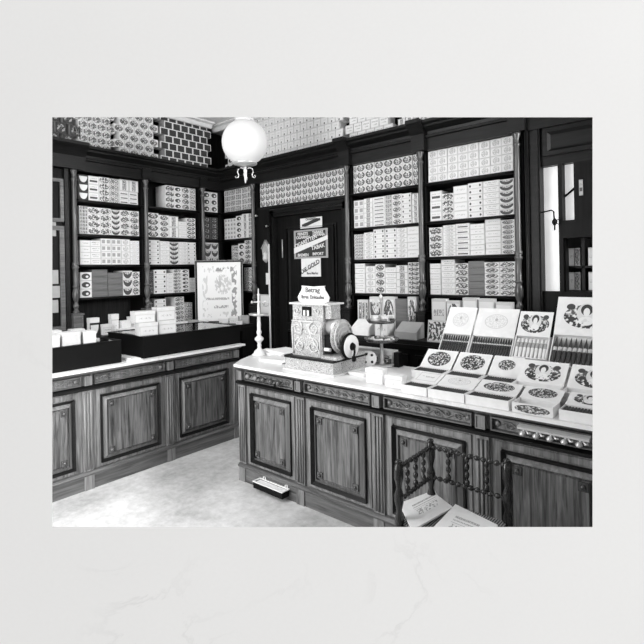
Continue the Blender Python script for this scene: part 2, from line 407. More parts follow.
def shelving(w, label, spans, cols, u0, u1, ledge, ledge_out=.27):
    t = thing('wall_shelving', label, 'shelving', wall_T(w))
    MB().box(u0, u1, .27, .33, 0, 2.83).build('back_panel', M['back'], t)
    lo, hi = (u0-.02, u1)
    if ledge:
        mb = MB(); mb.box(ledge[0], ledge[1], -ledge_out, .27, .985, 1.02); mb.prism([(-ledge_out, .95), (-ledge_out+.04, .95), (-ledge_out+.04, .985), (-ledge_out-.012, .985)], ledge[0], ledge[1]); mb.build('ledge', M['ebony_h'], t)
        mb = MB(); mb.box(ledge[0], ledge[1], -ledge_out+.03, .27, 0, .985)
        k = ledge[0]
        while k + .4 < ledge[1]: mb.ring(k+.04, k+.4, .2, .9, .03, -ledge_out+.015, -ledge_out+.03); k += .42
        mb.build('base_cabinet', M['ebony'], t)
    for a, b in spans:
        for z in SZ:
            mb = MB(); mb.box(a-.03, b+.03, 0, .27, z-.022, z); mb.tube([(a-.03, 0, z-.011), (b+.03, 0, z-.011)], .011, 6); mb.build('shelf', M['ebony_h'], t)
    for u in cols:
        MB().box(u-.035, u+.035, .0, .27, 1.02, 2.62).build('divider', M['ebony'], t); column(w, u, t)
    return t
# left wall
LT = shelving('L', 'tall dark shelving full of cigar boxes along the left wall', [(2.01, 2.67), (2.75, 3.40), (3.47, 3.70)], [1.975, 2.71, 3.435], 1.95, 3.76, (1.95, 3.70))
MB().box(3.69, 3.74, 0, .27, 1.02, 2.62).build('divider', M['ebony'], LT)
# back wall, corner bay
BC = shelving('B', 'dark corner shelving beside the candle stand and the door', [(-4.74, -4.20)], [-4.155], -4.76, -4.12, (-4.74, -4.13))
BM = shelving('B', 'large dark shelving with turned columns right of the door', [(-2.77, -2.06), (-1.98, -1.25)], [-2.81, -2.02, -1.215], -2.86, -1.17, (-2.86, -1.17))
# frieze shelf over the door
dl = thing('overdoor_shelf', 'dark shelf over the door carrying striped cigar boxes', 'shelf', wall_T('B'))
mb = MB(); mb.box(-4.12, -2.845, 0, .27, 2.30, 2.33); mb.build('shelf', M['ebony_h'], dl); MB().box(-4.12, -2.845, .27, .32, 2.2, 2.83).build('back_panel', M['back'], dl)
# cornices
mb = MB(); mb.prism(CORN, 1.2, 3.76); mb.box(1.2, 3.76, .0, .33, 2.80, 2.83)
for u in (1.975, 2.71, 3.435): mb.box(u-.05, u+.05, -.065, 0, 2.605, 2.72)
mb.prism([(0, 2.60), (-.09, 2.60), (-.09, 2.72), (-.15, 2.79), (-.18, 2.815), (-.18, 2.845), (0, 2.845)], 1.2, 2.06)
struct(mb.build('trim_3', M['ebony_h'], None, wall_T('L')))
mb = MB(); mb.prism(CORN, -4.80, 2.1); mb.box(-4.8, 2.1, .0, .33, 2.80, 2.83)
for u in (-2.81, -2.02, -1.205): mb.prism([(0, 2.60), (-.075, 2.60), (-.075, 2.735), (-.135, 2.79), (-.165, 2.812), (-.165, 2.845), (0, 2.845)], u-.062, u+.062)
struct(mb.build('trim_4', M['ebony_h'], None, wall_T('B')))

# ---- cigar boxes
NAMES = {'plain': 'plain white', 'text': 'text-printed white', 'oval': 'oval-labelled', 'face': 'round-medallion', 'half': 'half-moon', 'smile': 'dark-crescent', 'blot': 'blotch-printed', 'dots': 'two-dot white',
         'stripes': 'striped', 'band': 'dark-banded', 'bar': 'black-barred', 'net': 'lattice-printed', 'crest': 'faint-crested', 'darkface': 'black-fronted', 'night': 'dark-printed', 'spot': 'dark-spotted', 'grid': 'small-printed', 'tick': 'one-dot white', 'journal': 'printed', 'wood': 'bare wooden', 'cameo': 'medallion'}
ORD = ['first', 'second', 'third', 'fourth', 'fifth', 'sixth', 'seventh', 'eighth', 'ninth', 'tenth', 'eleventh', 'twelfth', 'thirteenth', 'fourteenth', 'fifteenth', 'sixteenth', 'seventeenth', 'eighteenth', 'nineteenth', 'twentieth',
       'twenty-first', 'twenty-second', 'twenty-third', 'twenty-fourth', 'twenty-fifth', 'twenty-sixth', 'twenty-seventh', 'twenty-eighth']
BOXM = {}
def box_mesh(w, d, h, style, seed=0):
    k = (round(w, 3), round(d, 3), round(h, 3), style, seed)
    if k not in BOXM:
        mb = MB(); mb.box(-w/2, w/2, 0, d, 0, h, 0, front=1)
        BOXM[k] = mb.mesh('cigar_box', [M['greybox'], M['greybox']] if style == 'wood' else [M['card'] if style not in ('half', 'night', 'darkface') else M['pasteboard'], LB(style, seed)])
    return BOXM[k]
QUEUE = []
def put_box(w, u, z, bw, bh, style, seed, label, group, v=.0, d=.2, name='cigar_box', rz=0):
    T = wall_T(w, u, v, z+.0005); q = Matrix(T).translation - O; dep = max(q.dot(FW), .5)
    n = Vector((0, -1, 0)) if w == 'B' else Vector((1, 0, 0)); QUEUE.append((bw*bh*abs(q.normalized().dot(n))/dep**2, T, bw-.0022, bh-.0016, d, style, seed, label, group, name))
def flush_boxes(keep):
    """the boxes that show largest become objects of their own, the remainder one uncounted mass"""
    packets = [q for q in QUEUE if q[-1] != 'cigar_box']; rest = sorted([q for q in QUEUE if q[-1] == 'cigar_box'], key=lambda q: -q[0])
    for q in packets + rest[:keep]:
        _, T, bw, bh, d, style, seed, label, group, name = q
        tag(ob(name, box_mesh(bw, d, bh, style, seed), None, T), label, 'packet' if name != 'cigar_box' else 'cigar box', group)
    mb = MB(); mats = []
    for q in rest[keep:]:
        _, T, bw, bh, d, style, seed, label, group, name = q
        ms = [M['greybox']]*2 if style == 'wood' else [M['card'] if style not in ('half', 'night', 'darkface') else M['pasteboard'], LB(style, seed)]
        for m in ms:
            if m not in mats: mats.append(m)
        mb.box(-bw/2, bw/2, 0, d, 0, bh, mats.index(ms[0]), T=T, front=mats.index(ms[1]))
    o = mb.build('cigar_boxes', mats); tag(o, 'hundreds of smaller cigar boxes filling the farther shelves and cornices', 'cigar boxes'); o['kind'] = 'stuff'
def shelf_stacks(w, u0, u1, z, stacks, where, group, v0=.012):
    """stacks: (relative width, count, box height, style, seed) ; style None = empty place"""
    tot = sum(s[0] for s in stacks); u = u0; si = 0
    for rw, n, bh, st, seed in stacks:
        bw = (u1-u0)*rw/tot
        if st:
            v = v0 + random.uniform(0, .012)
            for k in range(n):
                put_box(w, u+bw/2+random.uniform(-.0012, .0012), z+k*bh, bw, bh, st, seed, f'{NAMES[st]} cigar box, {ORD[k]} up in {ORD[si]} stack, {where}', group, v)
            si += 1
        u += bw
# left wall, first bay
a, b = 2.035, 2.650
g = 'cigar boxes on the left wall shelves'
shelf_stacks('L', a, b, 2.33, [(.9, 3, .082, 'half', 0), (1, 3, .082, 'bar', 1), (1, 4, .062, 'blot', 1), (1, 4, .062, 'net', 2), (1, 3, .044, 'bar', 3), (1, 3, .044, 'bar', 3)], 'top shelf of left bay', g)
for k in range(2): put_box('L', a+(b-a)*(4.4+k)/5.9, 2.33+.132, .102, .12, 'band', 5, f'grey-windowed cigar box, {["left", "right"][k]} of two atop barred boxes, top shelf, left bay', g, .012)
shelf_stacks('L', a, b, 2.00, [(.8, 8, .034, 'stripes', 1), (1.2, 4, .067, 'blot', 2), (1.1, 4, .067, 'blot', 3), (.9, 5, .052, 'smile', 1), (1, 4, .066, 'blot', 4), (1, 4, .066, 'blot', 5)], 'upper shelf of left bay', g)
shelf_stacks('L', a, b, 1.70, [(1, 4, .06, 'plain', 1), (1, 4, .06, 'text', 2), (1, 4, .066, 'grid', 3), (1, 4, .066, 'grid', 4), (.9, 4, .066, 'crest', 2), (1, 6, .042, 'text', 5)], 'middle shelf of left bay', g)
shelf_stacks('L', a, b, 1.38, [(1.1, 3, .083, 'spot', 1), (1.5, 4, .068, 'wood', 1), (1.5, 4, .060, 'wood', 2), (1.0, 3, .086, 'smile', 2), (.8, 3, .082, 'blot', 6)], 'lowest shelf of left bay', g)
a, b = 2.755, 3.365
shelf_stacks('L', a, b, 2.33, [(2.1, 0, .1, None, 0), (1.1, 4, .064, 'blot', 7), (1, 4, .064, 'spot', 2), (1, 4, .064, 'blot', 8), (.8, 4, .064, 'net', 3)], 'top shelf of second bay', g)
shelf_stacks('L', a, b, 2.00, [(1.2, 4, .066, 'face', 2), (1.1, 4, .062, 'oval', 2), (1.1, 2, .122, 'band', 2), (1, 4, .048, 'plain', 3), (1.1, 5, .048, 'face', 3)], 'upper shelf of second bay', g)
shelf_stacks('L', a, b, 1.70, [(1.2, 6, .045, 'dots', 1), (1, 5, .052, 'text', 3), (1, 5, .051, 'smile', 9), (1, 7, .037, 'text', 6), (1, 6, .043, 'dots', 4)], 'middle shelf of second bay', g)
shelf_stacks('L', a, b, 1.38, [(.5, 6, .042, 'night', 1), (1.5, 5, .053, 'dots', 5), (.8, 5, .045, 'text', 7), (1, 7, .038, 'blot', 9), (1, 6, .044, 'spot', 4), (1, 3, .055, 'text', 8)], 'lowest shelf of second bay', g)
shelf_stacks('L', a, b, 1.02, [(.6, 6, .046, 'night', 1), (1.3, 6, .05, 'dots', 5), (1, 0, .045, None, 7), (1.1, 6, .052, 'blot', 9), (1, 4, .06, 'net', 4), (.5, 0, .055, None, 8)], 'ledge below second bay', g, .03)
a, b = 3.475, 3.688
for z, st, hh, nn in ((2.33, 'spot', .082, 3), (2.00, 'night', .068, 4), (1.70, 'smile', .088, 3)):
    shelf_stacks('L', a, b, z, [(1, nn, hh, st, 5), (1, nn, hh, st, 6)], {2.33: 'top', 2.0: 'upper', 1.7: 'middle'}[z] + ' shelf of narrow corner bay', g)
# back wall corner bay
g = 'cigar boxes on the corner shelves'
a, b = -4.735, -4.195
shelf_stacks('B', a, b, 2.33, [(1, 4, .066, 'stripes', k) for k in range(5)], 'top shelf of corner bay', g)
shelf_stacks('B', a, b, 2.00, [(1, 5, .05, 'grid', 6), (1, 5, .05, 'grid', 7), (1, 4, .068, 'spot', 7), (1, 3, .095, 'band', 7), (1, 6, .047, 'stripes', 6)], 'upper shelf of corner bay', g)
shelf_stacks('B', a, b, 1.70, [(1.2, 0, .1, None, 0), (1.2, 3, .074, 'net', 8), (1.1, 3, .080, 'spot', 8), (1.1, 5, .054, 'blot', 11), (.5, 6, .046, 'stripes', 7)], 'middle shelf of corner bay', g)
shelf_stacks('B', a, b, 1.38, [(3.4, 0, .1, None, 0), (1.8, 5, .055, 'net', 9)], 'lowest shelf of corner bay', g)
# over the door
shelf_stacks('B', -4.08, -2.87, 2.33, [(1, 4, .067, 'face', 20) for k in range(15)], 'shelf over the door', 'striped cigar boxes over the door')
# bay right of the door
g = 'cigar boxes on the shelves right of the door'
a, b = -2.765, -2.065
shelf_stacks('B', a, b, 2.33, [(.4, 4, .067, 'face', 30)] + [(1, 4, .067, 'face', 30)]*6 + [(.55, 4, .067, 'face', 30)], 'top shelf right of door', g)
shelf_stacks('B', a, b, 2.00, [(1.15, 4, .066, 'grid', 11), (1, 6, .045, 'band', 11), (1.35, 8, .034, 'bar', 12), (.7, 7, .039, 'stripes', 12), (1, 5, .055, 'oval', 13), (1, 6, .045, 'dots', 14), (.7, 5, .052, 'band', 14)], 'upper shelf right of door', g)
shelf_stacks('B', a, b, 1.70, [(1.1, 8, .030, 'net', 15), (1.1, 6, .042, 'crest', 15), (1.25, 6, .046, 'dots', 16), (1.25, 6, .046, 'dots', 17), (1.1, 6, .045, 'crest', 17), (1.2, 4, .068, 'plain', 18)], 'middle shelf right of door', g)
shelf_stacks('B', a, b, 1.38, [(1.1, 6, .047, 'plain', 19), (1, 4, .064, 'crest', 20), (1, 4, .068, 'oval', 22), (1.1, 5, .048, 'text', 20), (1.1, 4, .064, 'band', 23), (1.1, 7, .040, 'blot', 23)], 'lowest shelf right of door', g)
a, b = -1.970, -1.255
g2 = 'cigar boxes on the rightmost shelves'
shelf_stacks('B', a, b, 2.33, [(1, 4, .067, 'crest', 30)]*8, 'top shelf of rightmost bay', g2)
shelf_stacks('B', a+.012, b, 2.00, [(1, 3, .085, 'bar', 31), (1, 4, .056, 'blot', 32), (1.15, 4, .068, 'plain', 33), (1.15, 6, .047, 'dots', 33), (1.25, 6, .047, 'text', 34), (1.05, 6, .046, 'smile', 35)], 'upper shelf of rightmost bay', g2)
shelf_stacks('B', a, b, 1.70, [(1.15, 4, .062, 'blot', 36), (1.1, 9, .029, 'crest', 37), (1.15, 6, .044, 'bar', 38), (1.15, 6, .042, 'plain', 39), (1.2, 6, .047, 'plain', 40), (1, 7, .038, 'oval', 41)], 'middle shelf of rightmost bay', g2)
shelf_stacks('B', a, b, 1.38, [(1, 6, .044, 'plain', 42), (1.25, 6, .049, 'text', 43), (1.15, 5, .052, 'blot', 44), (1.35, 5, .055, 'wood', 3), (1.2, 6, .044, 'oval', 45), (1.2, 6, .044, 'blot', 46)], 'lowest shelf of rightmost bay', g2)
# boxes built up as a brick-bonded wall on the cornice
def bonded(w, u0, n, pw, rows, ph, style, seeds, z0, desc, group, gap=0.0, phase=0, d=.12, slack=.4):
    for r in range(rows):
        off = (pw*.5 if (r + phase) % 2 else 0)
        for k in range(n):
            put_box(w, u0+off+pw*(k+.5), z0+r*ph, pw-gap, ph, style, seeds, f'{NAMES[style]} cigar box, {ORD[k]} from left, course {ORD[r]} up, {desc}', group, .03, d)
z0 = 2.836
g = 'cigar boxes built up on the left cornice'
bonded('L', 1.50, 4, .13, 5, .105, 'night', 41, z0, 'left end of left cornice', g, .03)
bonded('L', 2.00, 4, .092, 8, .069, 'blot', 31, z0, 'first block on left cornice', g, .004)
bonded('L', 2.40, 4, .112, 7, .079, 'oval', 12, z0, 'second block on left cornice', g, .003, 1)
bonded('L', 2.93, 6, .105, 7, .079, 'darkface', 12, z0, 'black block on left cornice', g, .000)
g = 'cigar boxes built up on the back cornice'
bonded('B', -4.72, 3, .105, 7, .079, 'spot', 12, z0, 'corner block on back cornice', g, .010)
bonded('B', -4.36, 15, .095, 7, .079, 'tick', 13, z0, 'white block on back cornice', g, .001)
bonded('B', -2.86, 5, .098, 6, .085, 'text', 14, z0, 'plain block on back cornice', g, .002, 1)
bonded('B', -2.27, 8, .080, 5, .105, 'band', 15, z0, 'right block on back cornice', g, .006)

# ================================================================== DOOR, WALL AND MIRROR BETWEEN THE SHELVES
mb = MB(); mb.box(-4.12, -3.90, .0, .30, 0, 2.30); struct(mb.build('wall_door_side', M['ebony'], None, wall_T('B')))
mb = MB()
mb.box(-3.90, -3.84, -.02, .2, 0, 2.27); mb.box(-2.88, -2.845, -.02, .2, 0, 2.27); mb.box(-3.90, -2.845, -.02, .2, 2.20, 2.29); mb.tube([(-3.87, -.035, 0), (-3.87, -.035, 2.235), (-2.86, -.035, 2.235)], .012, 8)
struct(mb.build('trim_5', M['ebony_h'], None, wall_T('B')))
d = struct(MB().box(-3.84, -2.88, .05, .10, 0, 2.20).build('door_1', M['ebony'], None, wall_T('B')))
mb = MB(); mb.frame(-3.68, -3.02, 1.05, 2.06, .035, .045, .052); mb.frame(-3.68, -3.02, .18, .95, .035, .045, .052); mb.ring(-3.70, -3.0, 1.03, 2.08, .02, .035, .05); mb.ring(-3.70, -3.0, .16, .97, .02, .035, .05); mb.build('door_panel', M['ebony_h'], d)
mb = MB(); mb.tube([(-3.745, .02, 1.75), (-3.745, .02, 1.95)], .006, 8); mb.build('door_bolt', M['nickel'], d)
mb = MB(); mb.tube([(-3.875, 0, .45), (-3.875, 0, 1.9)], .010, 8)  # pale pipe; its upper length draws the highlight along the frame edge
tag(mb.build('pipe_with_edge_highlight', M['pale_metal'], None, wall_T('B', 0, -.06)), 'pale upright pipe and frame-edge highlight beside the door behind the register', 'pipe')
# posters on the door
def flatcard(name, label, cat, px, y, style=None, seed=0, base=.74, ink=.05, th=.002, mat=None, tilt=0):
    """card lying in the plane y (facing the shop) spanned by pixel box px=(x0,y0,x1,y1)"""
    p0 = at(px[0], px[3], 'y', y); p1 = at(px[2], px[1], 'y', y); w = p1.x-p0.x; zb = at((px[0]+px[2])/2, px[3], 'y', y).z; zt = at((px[0]+px[2])/2, px[1], 'y', y).z; h = zt-zb
    mb = MB(); mb.box(-w/2, w/2, 0, th, 0, h, 0, front=1)
    o = mb.build(name, [M['card'], mat or LB(style, seed, base, ink)], None, Tr((p0.x+p1.x)/2, y, zb, 0, 0, tilt))
    return tag(o, label, cat), w, h
ink = material('printing_ink', val=.03, rough=.6)
yd = YB + .03
FA = lambda x, z, y=-.001, a=0: Matrix.Translation((x, y, z)) @ Matrix.Rotation(a, 4, 'Y') @ Matrix.Rotation(R(90), 4, 'X')
o, w, h = flatcard('poster', 'small white poster with dark wavy ribbon, top of the door', 'poster', (300.3, 217.5, 322, 227.8), yd, mat=M['card'])
mb = MB(); mb.tube([(-w*.42+w*.84*k/12, -.001, h*.3+h*.22*(1-math.cos(k/12*math.pi)) ) for k in range(13)], [.004+.016*(1 if 1 < k < 11 else .6) for k in range(13)], 6); q = mb.build('printed_ribbon', ink, o); q.scale = (1, .05, 1)
text('lettering', 'CIGARREN', .03, ink, o, FA(0, h*.85, -.002))
o, w, h = flatcard('poster', 'large black and white lettered poster on the door', 'poster', (294.3, 229.3, 327.6, 258.3), yd-.003, mat=M['pasteboard'])
mb = MB(); mb.quad([(-w*.44, -.001, h*.06), (w*.44, -.001, h*.06), (w*.44, -.001, h*.94), (-w*.44, -.001, h*.94)]); mb.build('print', ink, o)
mb = MB(); mb.quad([(-w*.5, -.002, h*.18), (w*.5, -.002, h*.62), (w*.5, -.002, h*.76), (-w*.5, -.002, h*.38)]); mb.build('diagonal_band', M['card'], o)
for s_, x_, z_, a_, sz in (('FEINSTE', -.22, .86, 0, .042), ('TABAKE', .22, .88, 0, .04), ('CIGARREN', -.22, .74, 0, .04), ('HAVANA', .25, .79, 0, .04), ('CIGARETTEN', -.14, .59, -.30, .055), ('TABAK', .22, .38, -.16, .058), ('BREMEN', -.22, .12, 0, .042), ('IMPORT', .22, .14, 0, .042)):
    text('lettering', s_, sz, M['card'], o, FA(w*x_, h*z_, -.003, a_))
o, w, h = flatcard('poster', 'pale notice with slanted lettering under the large door poster', 'poster', (301.5, 258, 320.6, 276.6), yd-.001, mat=M['card'])
text('lettering', 'DIE GOLD', .062, ink, o, FA(-.01, h*.52, -.002, -.42)); mb = MB(); mb.tube([(-w*.38, -.001, h*.25), (w*.4, -.001, h*.72)], .003, 4); mb.build('underline', ink, o)
text('lettering', 'ihre Marke', .035, ink, o, FA(.02, h*.18, -.002))
# small items on the wall left of the door
yw = YB - .004
mb = MB(); pts = [(-.045, 0), (-.05, .06), (-.06, .13), (-.035, .18), (0, .225), (.035, .18), (.06, .13), (.05, .06), (.045, 0), (0, -.03)]
def plate(pts, y0, y1):
    mb = MB(); n = len(pts); mb.quad([(x, y0, z) for x, z in pts]); mb.quad([(x, y1, z) for x, z in pts])
    for k in range(n):
        a, b = pts[k], pts[(k+1) % n]; mb.quad([(a[0], y0, a[1]), (b[0], y0, b[1]), (b[0], y1, b[1]), (a[0], y1, a[1])])
    return mb
p = at(267, 260, 'y', yw)
sh = thing('wall_ornament', 'small pale gabled ornament on the dark wall left of the door', 'ornament', Tr(p.x, yw, p.z))
plate(pts, -.02, 0).build('plaque', M['pasteboard'], sh)
mb = MB(); mb.lathe([(.03, 0), (.034, .02), (.024, .05), (.03, .07), (.005, .09)], (0, -.02, .0), 10); mb.tube([(-.055, -.03, .125), (0, -.03, .22), (.055, -.03, .125)], .007, 6); mb.build('figure', M['pale_metal'], sh)
flatcard('card', 'small white card on dark wall below the gabled ornament', 'card', (266, 273, 272, 284.5), yw, mat=M['card'])
flatcard('notice', 'larger pale notice on the wall behind the candle stand', 'notice', (260.5, 294.5, 270.5, 316), yw, 'plain', 3, .76)
for k, (px, py) in enumerate(((257.8, 216), (268.4, 226.3))):
    p = at(px, py, 'y', yw); mb = MB(); mb.lathe([(.004, 0), (.004, .02), (.011, .025), (.012, .035), (.004, .042)], n=10, T=Matrix.Rotation(R(90), 4, 'X'))
    tag(mb.build('brass_knob', M['nickel'], None, Tr(p.x, yw, p.z)), ('upper' if k == 0 else 'lower') + ' of two bright knobs on dark wall by the door', 'knob')
# right: pilaster, mirror-glazed partition
mb = MB(); mb.box(-1.165, -1.06, -.01, .3, 0, 2.62); mb.box(-1.16, -1.135, -.03, 0, 0, 2.62); mb.box(-1.10, -1.07, -.022, 0, 0, 2.62); mb.tube([(-1.148, -.034, 0), (-1.148, -.034, 2.6)], .008, 6)
struct(mb.build('trim_6', M['ebony_h'], None, wall_T('B')))
gp = thing('glazed_partition', 'dark framed mirror-glazed partition with daylit panes at the right', 'partition', wall_T('B'))
mb = MB(); mb.box(-1.06, .6, .02, .10, 2.33, 2.62); mb.ring(-1.04, -.3, 2.40, 2.60, .03, -.005, .02); mb.frame(-1.01, -.33, 2.43, 2.57, .02, .0, .015); mb.build('top_panel', M['ebony_h'], gp)
mb = MB(); mb.box(-1.06, .6, .02, .10, 0, 1.42); mb.build('lower_panel', M['ebony'], gp)
mb = MB(); mb.box(-.943, -.915, .0, .10, 1.42, 2.33); mb.box(-.845, -.70, .02, .10, 1.86, 2.33); mb.box(-.915, -.70, .0, .10, 1.80, 1.925); mb.box(-.70, -.64, 0, .10, 1.82, 2.33); mb.box(-.64, .6, .02, .10, 1.82, 2.33); mb.box(-.915, -.905, .02, .1, 1.42, 1.80); mb.build('frame', M['ebony'], gp)
mb = MB(); mb.quad([(-1.06, .08, 1.42), (-.943, .08, 1.42), (-.943, .08, 2.33), (-1.06, .08, 2.33)]); mb.build('pane', M['glowing'], gp)
mb = MB(); mb.quad([(-.917, .08, 1.92), (-.84, .08, 1.92), (-.84, .08, 2.33), (-.917, .08, 2.33)]); mb.build('pane', M['glowing'], gp)
mb = MB(); mb.tube([(-.92, .07, 2.10), (-.88, .07, 2.13), (-.84, .07, 2.165)], .008, 6); mb.build('dark_diagonal', M['ebony'], gp)  # dark diagonal of the mirrored view, laid over the bright pane
mb = MB(); mb.quad([(-.81, .01, 2.09), (-.785, .01, 2.09), (-.785, .01, 2.20), (-.81, .01, 2.20)], uv=True); mb.build('ventilator', LB('bar', 60, .4), gp)
# reflection in the lower mirror pane, modelled as a small shelf of boxes
mb = MB(); mb.box(-.97, -.1, .12, .34, 1.585, 1.60); mb.box(-.97, -.1, .12, .34, 1.41, 1.425); mb.box(-.825, -.805, .12, .3, 1.42, 1.80); tag(mb.build('small_shelf', M['ebony_h'], None, wall_T('B')), 'little dark shelf reflected in the lower right mirror pane', 'shelf')
for i, (u, st) in enumerate(((-.935, 'stripes'), (-.896, 'plain'), (-.857, 'net'), (-.77, 'plain'), (-.72, 'net'))):
    for j, z in enumerate((1.426, 1.601)):
        put_box('B', u, z, .036, .13, st, 61+i, f'upright {NAMES[st]} packet, {ORD[i]} along {["lower", "upper"][j]} board reflected in the mirror pane', 'packets reflected in the glazed partition', .14, .1, 'packet')
p = at(555, 222, 'y', YB-.02)
br = thing('wall_bracket', 'dark jointed gas bracket in front of tall bright pane', 'bracket', Tr(p.x, YB, p.z))
mb = MB(); mb.tube([(-.115, 0, .075), (-.02, -.03, .085), (-.005, -.03, .075), (0, -.03, -.03), (0, -.03, -.06)], .0055, 6); mb.build('arm', M['black'], br)
mb = MB(); mb.lathe([(.002, -.03), (.014, -.015), (.02, 0), (.014, .015), (.002, .03)], (0, -.03, 0), 10); mb.tube([(.0, -.03, 0), (.03, -.03, .02), (.028, -.03, -.02), (0, -.03, 0)], .005, 5); mb.build('valve', M['black'], br)

# ================================================================== LEFT GLAZED CABINET
gc = thing('glazed_cabinet', 'tall narrow glazed cabinet at the far left edge', 'cabinet', wall_T('L'))
MB().box(1.2, 1.91, .0, .3, 0, 2.60).build('body', M['ebony'], gc)
mb = MB(); mb.ring(1.25, 1.88, 1.09, 2.06, .04, -.03, -.01); mb.ring(1.25, 1.88, 2.10, 2.5, .03, -.03, -.01); mb.build('door', M['oak_h'], gc)
mb = MB(); mb.box(1.885, 1.92, -.04, 0, 0, 2.6); mb.build('stile', M['ebony_h'], gc)
for k, (py0, py1) in enumerate(((222, 236), (270, 284), (286, 298), (300, 313))):
    p0 = at(52, py1, 'x', XL+.014); p1 = at(56, py0, 'x', XL+.014); mb = MB(); mb.box(1.62, p1.y+(.0, .02, .05, .02)[k], 0, .003, p0.z, p1.z)
    tag(mb.build('card', M['pasteboard'], None, Matrix.Translation((XL+.012, 0, 0)) @ Matrix.Rotation(math.pi/2, 4, 'Z')), f'pale card on far left cabinet, {ORD[k]} from the top', 'card')
mb = MB(); mb.box(1.3, 1.915, -.12, -.04, 1.02, 1.085); tag(mb.build('sill', M['pasteboard'], None, wall_T('L')), 'pale ledge under the far left glazed cabinet', 'ledge')
MB().box(1.2, 1.915, -.12, 0, 0, 1.02).build('base', M['ebony'], gc)

# ================================================================== CERTIFICATE, LEDGE PACKETS, CASES (LEFT)
Dc = 5.52; c = O + ray(219.3, 290)*Dc; fw_, fh_ = 48*Dc/F, 63*Dc/F
ct = thing('framed_certificate', 'framed engraved certificate standing across the corner', 'picture', Tr(c.x, c.y, 1.023, YAW, -.0))
mb = MB(); mb.ring(-fw_/2, fw_/2, 0, fh_, .024, -.012, .015); mb.build('frame', M['ebony'], ct)
mb = MB(); mb.box(-fw_/2+.02, fw_/2-.02, -.002, .012, .02, fh_-.02, 0, front=1); mb.build('print', [M['card'], LB('diploma', 2, .82, .05)], ct)
mb = MB(); mb.ring(-fw_/2+.002, fw_/2-.002, .002, fh_-.002, .006, -.017, -.011); mb.build('gilt_edge', M['oak_light'], ct)
def cbox(name, label, x, y, z, w, d, h, rz=0, style=None, seed=0, mat=None, group=None, cat='box', base=.74):
    mb = MB(); mb.box(-w/2, w/2, -d/2, d/2, 0, h*.72, 0, front=1 if style else None)
    o = mb.build(name, [mat or M['card'], LB(style, seed, base) if style else M['card']], None, Tr(x, y, z+.0006, rz)); tag(o, label, cat, group)
    e = .0015; mb = MB(); mb.box(-w/2-e, w/2+e, -d/2-e, d/2+e, h*.73, h); mb.build('lid', mat or M['card'], o)
    return o
g = 'packets on the left ledge'
zz = 1.02
rows = [(2.09, .09, .17, 'half'), (2.20, .08, .10, 'text'), (2.29, .075, .19, 'plain'), (2.39, .09, .12, None), (2.49, .095, .15, 'text'), (2.60, .10, .17, 'blot'), (2.71, .10, .19, 'plain'), (2.82, .10, .16, None), (2.93, .09, .14, 'text')]
for i, (y, w, h, st) in enumerate(rows):
    cbox('packet', f'pale packet on the left ledge, {ORD[i]} from the left end', XL+.12+.03*(i % 2), y, zz, w, .06, h, math.pi/2, st, i+70, group=g)
rows = [(2.36, .17, .05), (2.56, .16, .05), (2.78, .2, .05), (2.97, .18, .055), (3.13, .13, .06), (3.27, .12, .05)]
for i, (y, w, h) in enumerate(rows):
    cbox('packet', f'low white packet at front of left ledge, {ORD[i]} from the left', XL+.215, y, zz, w*.92, .07, h, math.pi/2+random.uniform(-.1, .1), 'text' if i % 2 else None, 80+i, M['pasteboard'] if i in (4,) else None, 'low packets on the left ledge')
rows = [(-4.44, 3.47, .12, .055), (-4.33, 3.53, .1, .08), (-4.22, 3.60, .09, .09), (-4.19, 3.49, .07, .04)]
for i, (x, y, w, h) in enumerate(rows):
    cbox('packet', f'packet on the corner ledge below certificate, {ORD[i]} from the left', x, y, zz, w, .04, h, .55, 'text' if i % 2 else None, 90+i, M['pasteboard'] if i == 2 else None, 'packets on the corner ledge')
def case(label, y0, y1, items):
    x0, x1, z0, z1 = -4.33, -3.715, .9005, 1.072
    t = thing('display_case', label, 'display case')
    mb = MB(); mb.box(x1-.02, x1, y0, y1, z0, z1); mb.box(x0, x0+.02, y0, y1, z0, z1); mb.box(x0+.02, x1-.02, y0, y0+.02, z0, z1); mb.box(x0+.02, x1-.02, y1-.02, y1, z0, z1); mb.box(x0+.02, x1-.02, y0+.02, y1-.02, z0, z0+.012); mb.build('body', M['black'], t)
    mb = MB(); w = .03; mb.box(x1-w, x1+.004, y0-.004, y1+.004, z1, z1+.008); mb.box(x0-.004, x0+w, y0-.004, y1+.004, z1, z1+.008); mb.box(x0+w, x1-w, y0-.004, y0+w, z1, z1+.008); mb.box(x0+w, x1-w, y1-w, y1+.004, z1, z1+.008); mb.build('rim', M['black'], t)
    mb = MB(); mb.box(x0+w, x1-w, y0+w, y1-w, z1+.001, z1+.005); mb.build('glass', M['glass'], t)
    for i in range(items):
        y = y0+.1+(y1-y0-.2)*(i+.5)/items
        cbox('packet', f'packet lying inside the {"nearer" if y0 < 1.5 else "farther"} black case, {ORD[i]} from near end', x0+.22, y, z0+.013, (y1-y0-.25)/items*.85, .3, .07, math.pi/2, ('text', None, 'blot', 'bar')[i % 4], 100+i, group='packets inside the black cases')
case('low black display case with glass top at the far left', .75, 1.885, 5)
case('longer low black display case with four white boxes on top', 2.075, 3.10, 6)
g = 'white boxes on the long black case'
for px0, px1, py, dz, nm, ww in ((129.5, 150.5, 337.5, 0, 'lower left', 1), (152.8, 175.5, 334.5, 0, 'lower right', 1), (128.5, 154, 0, .115, 'upper left', 1.1), (154, 176.5, 0, .118, 'upper right', 1)):
    pass
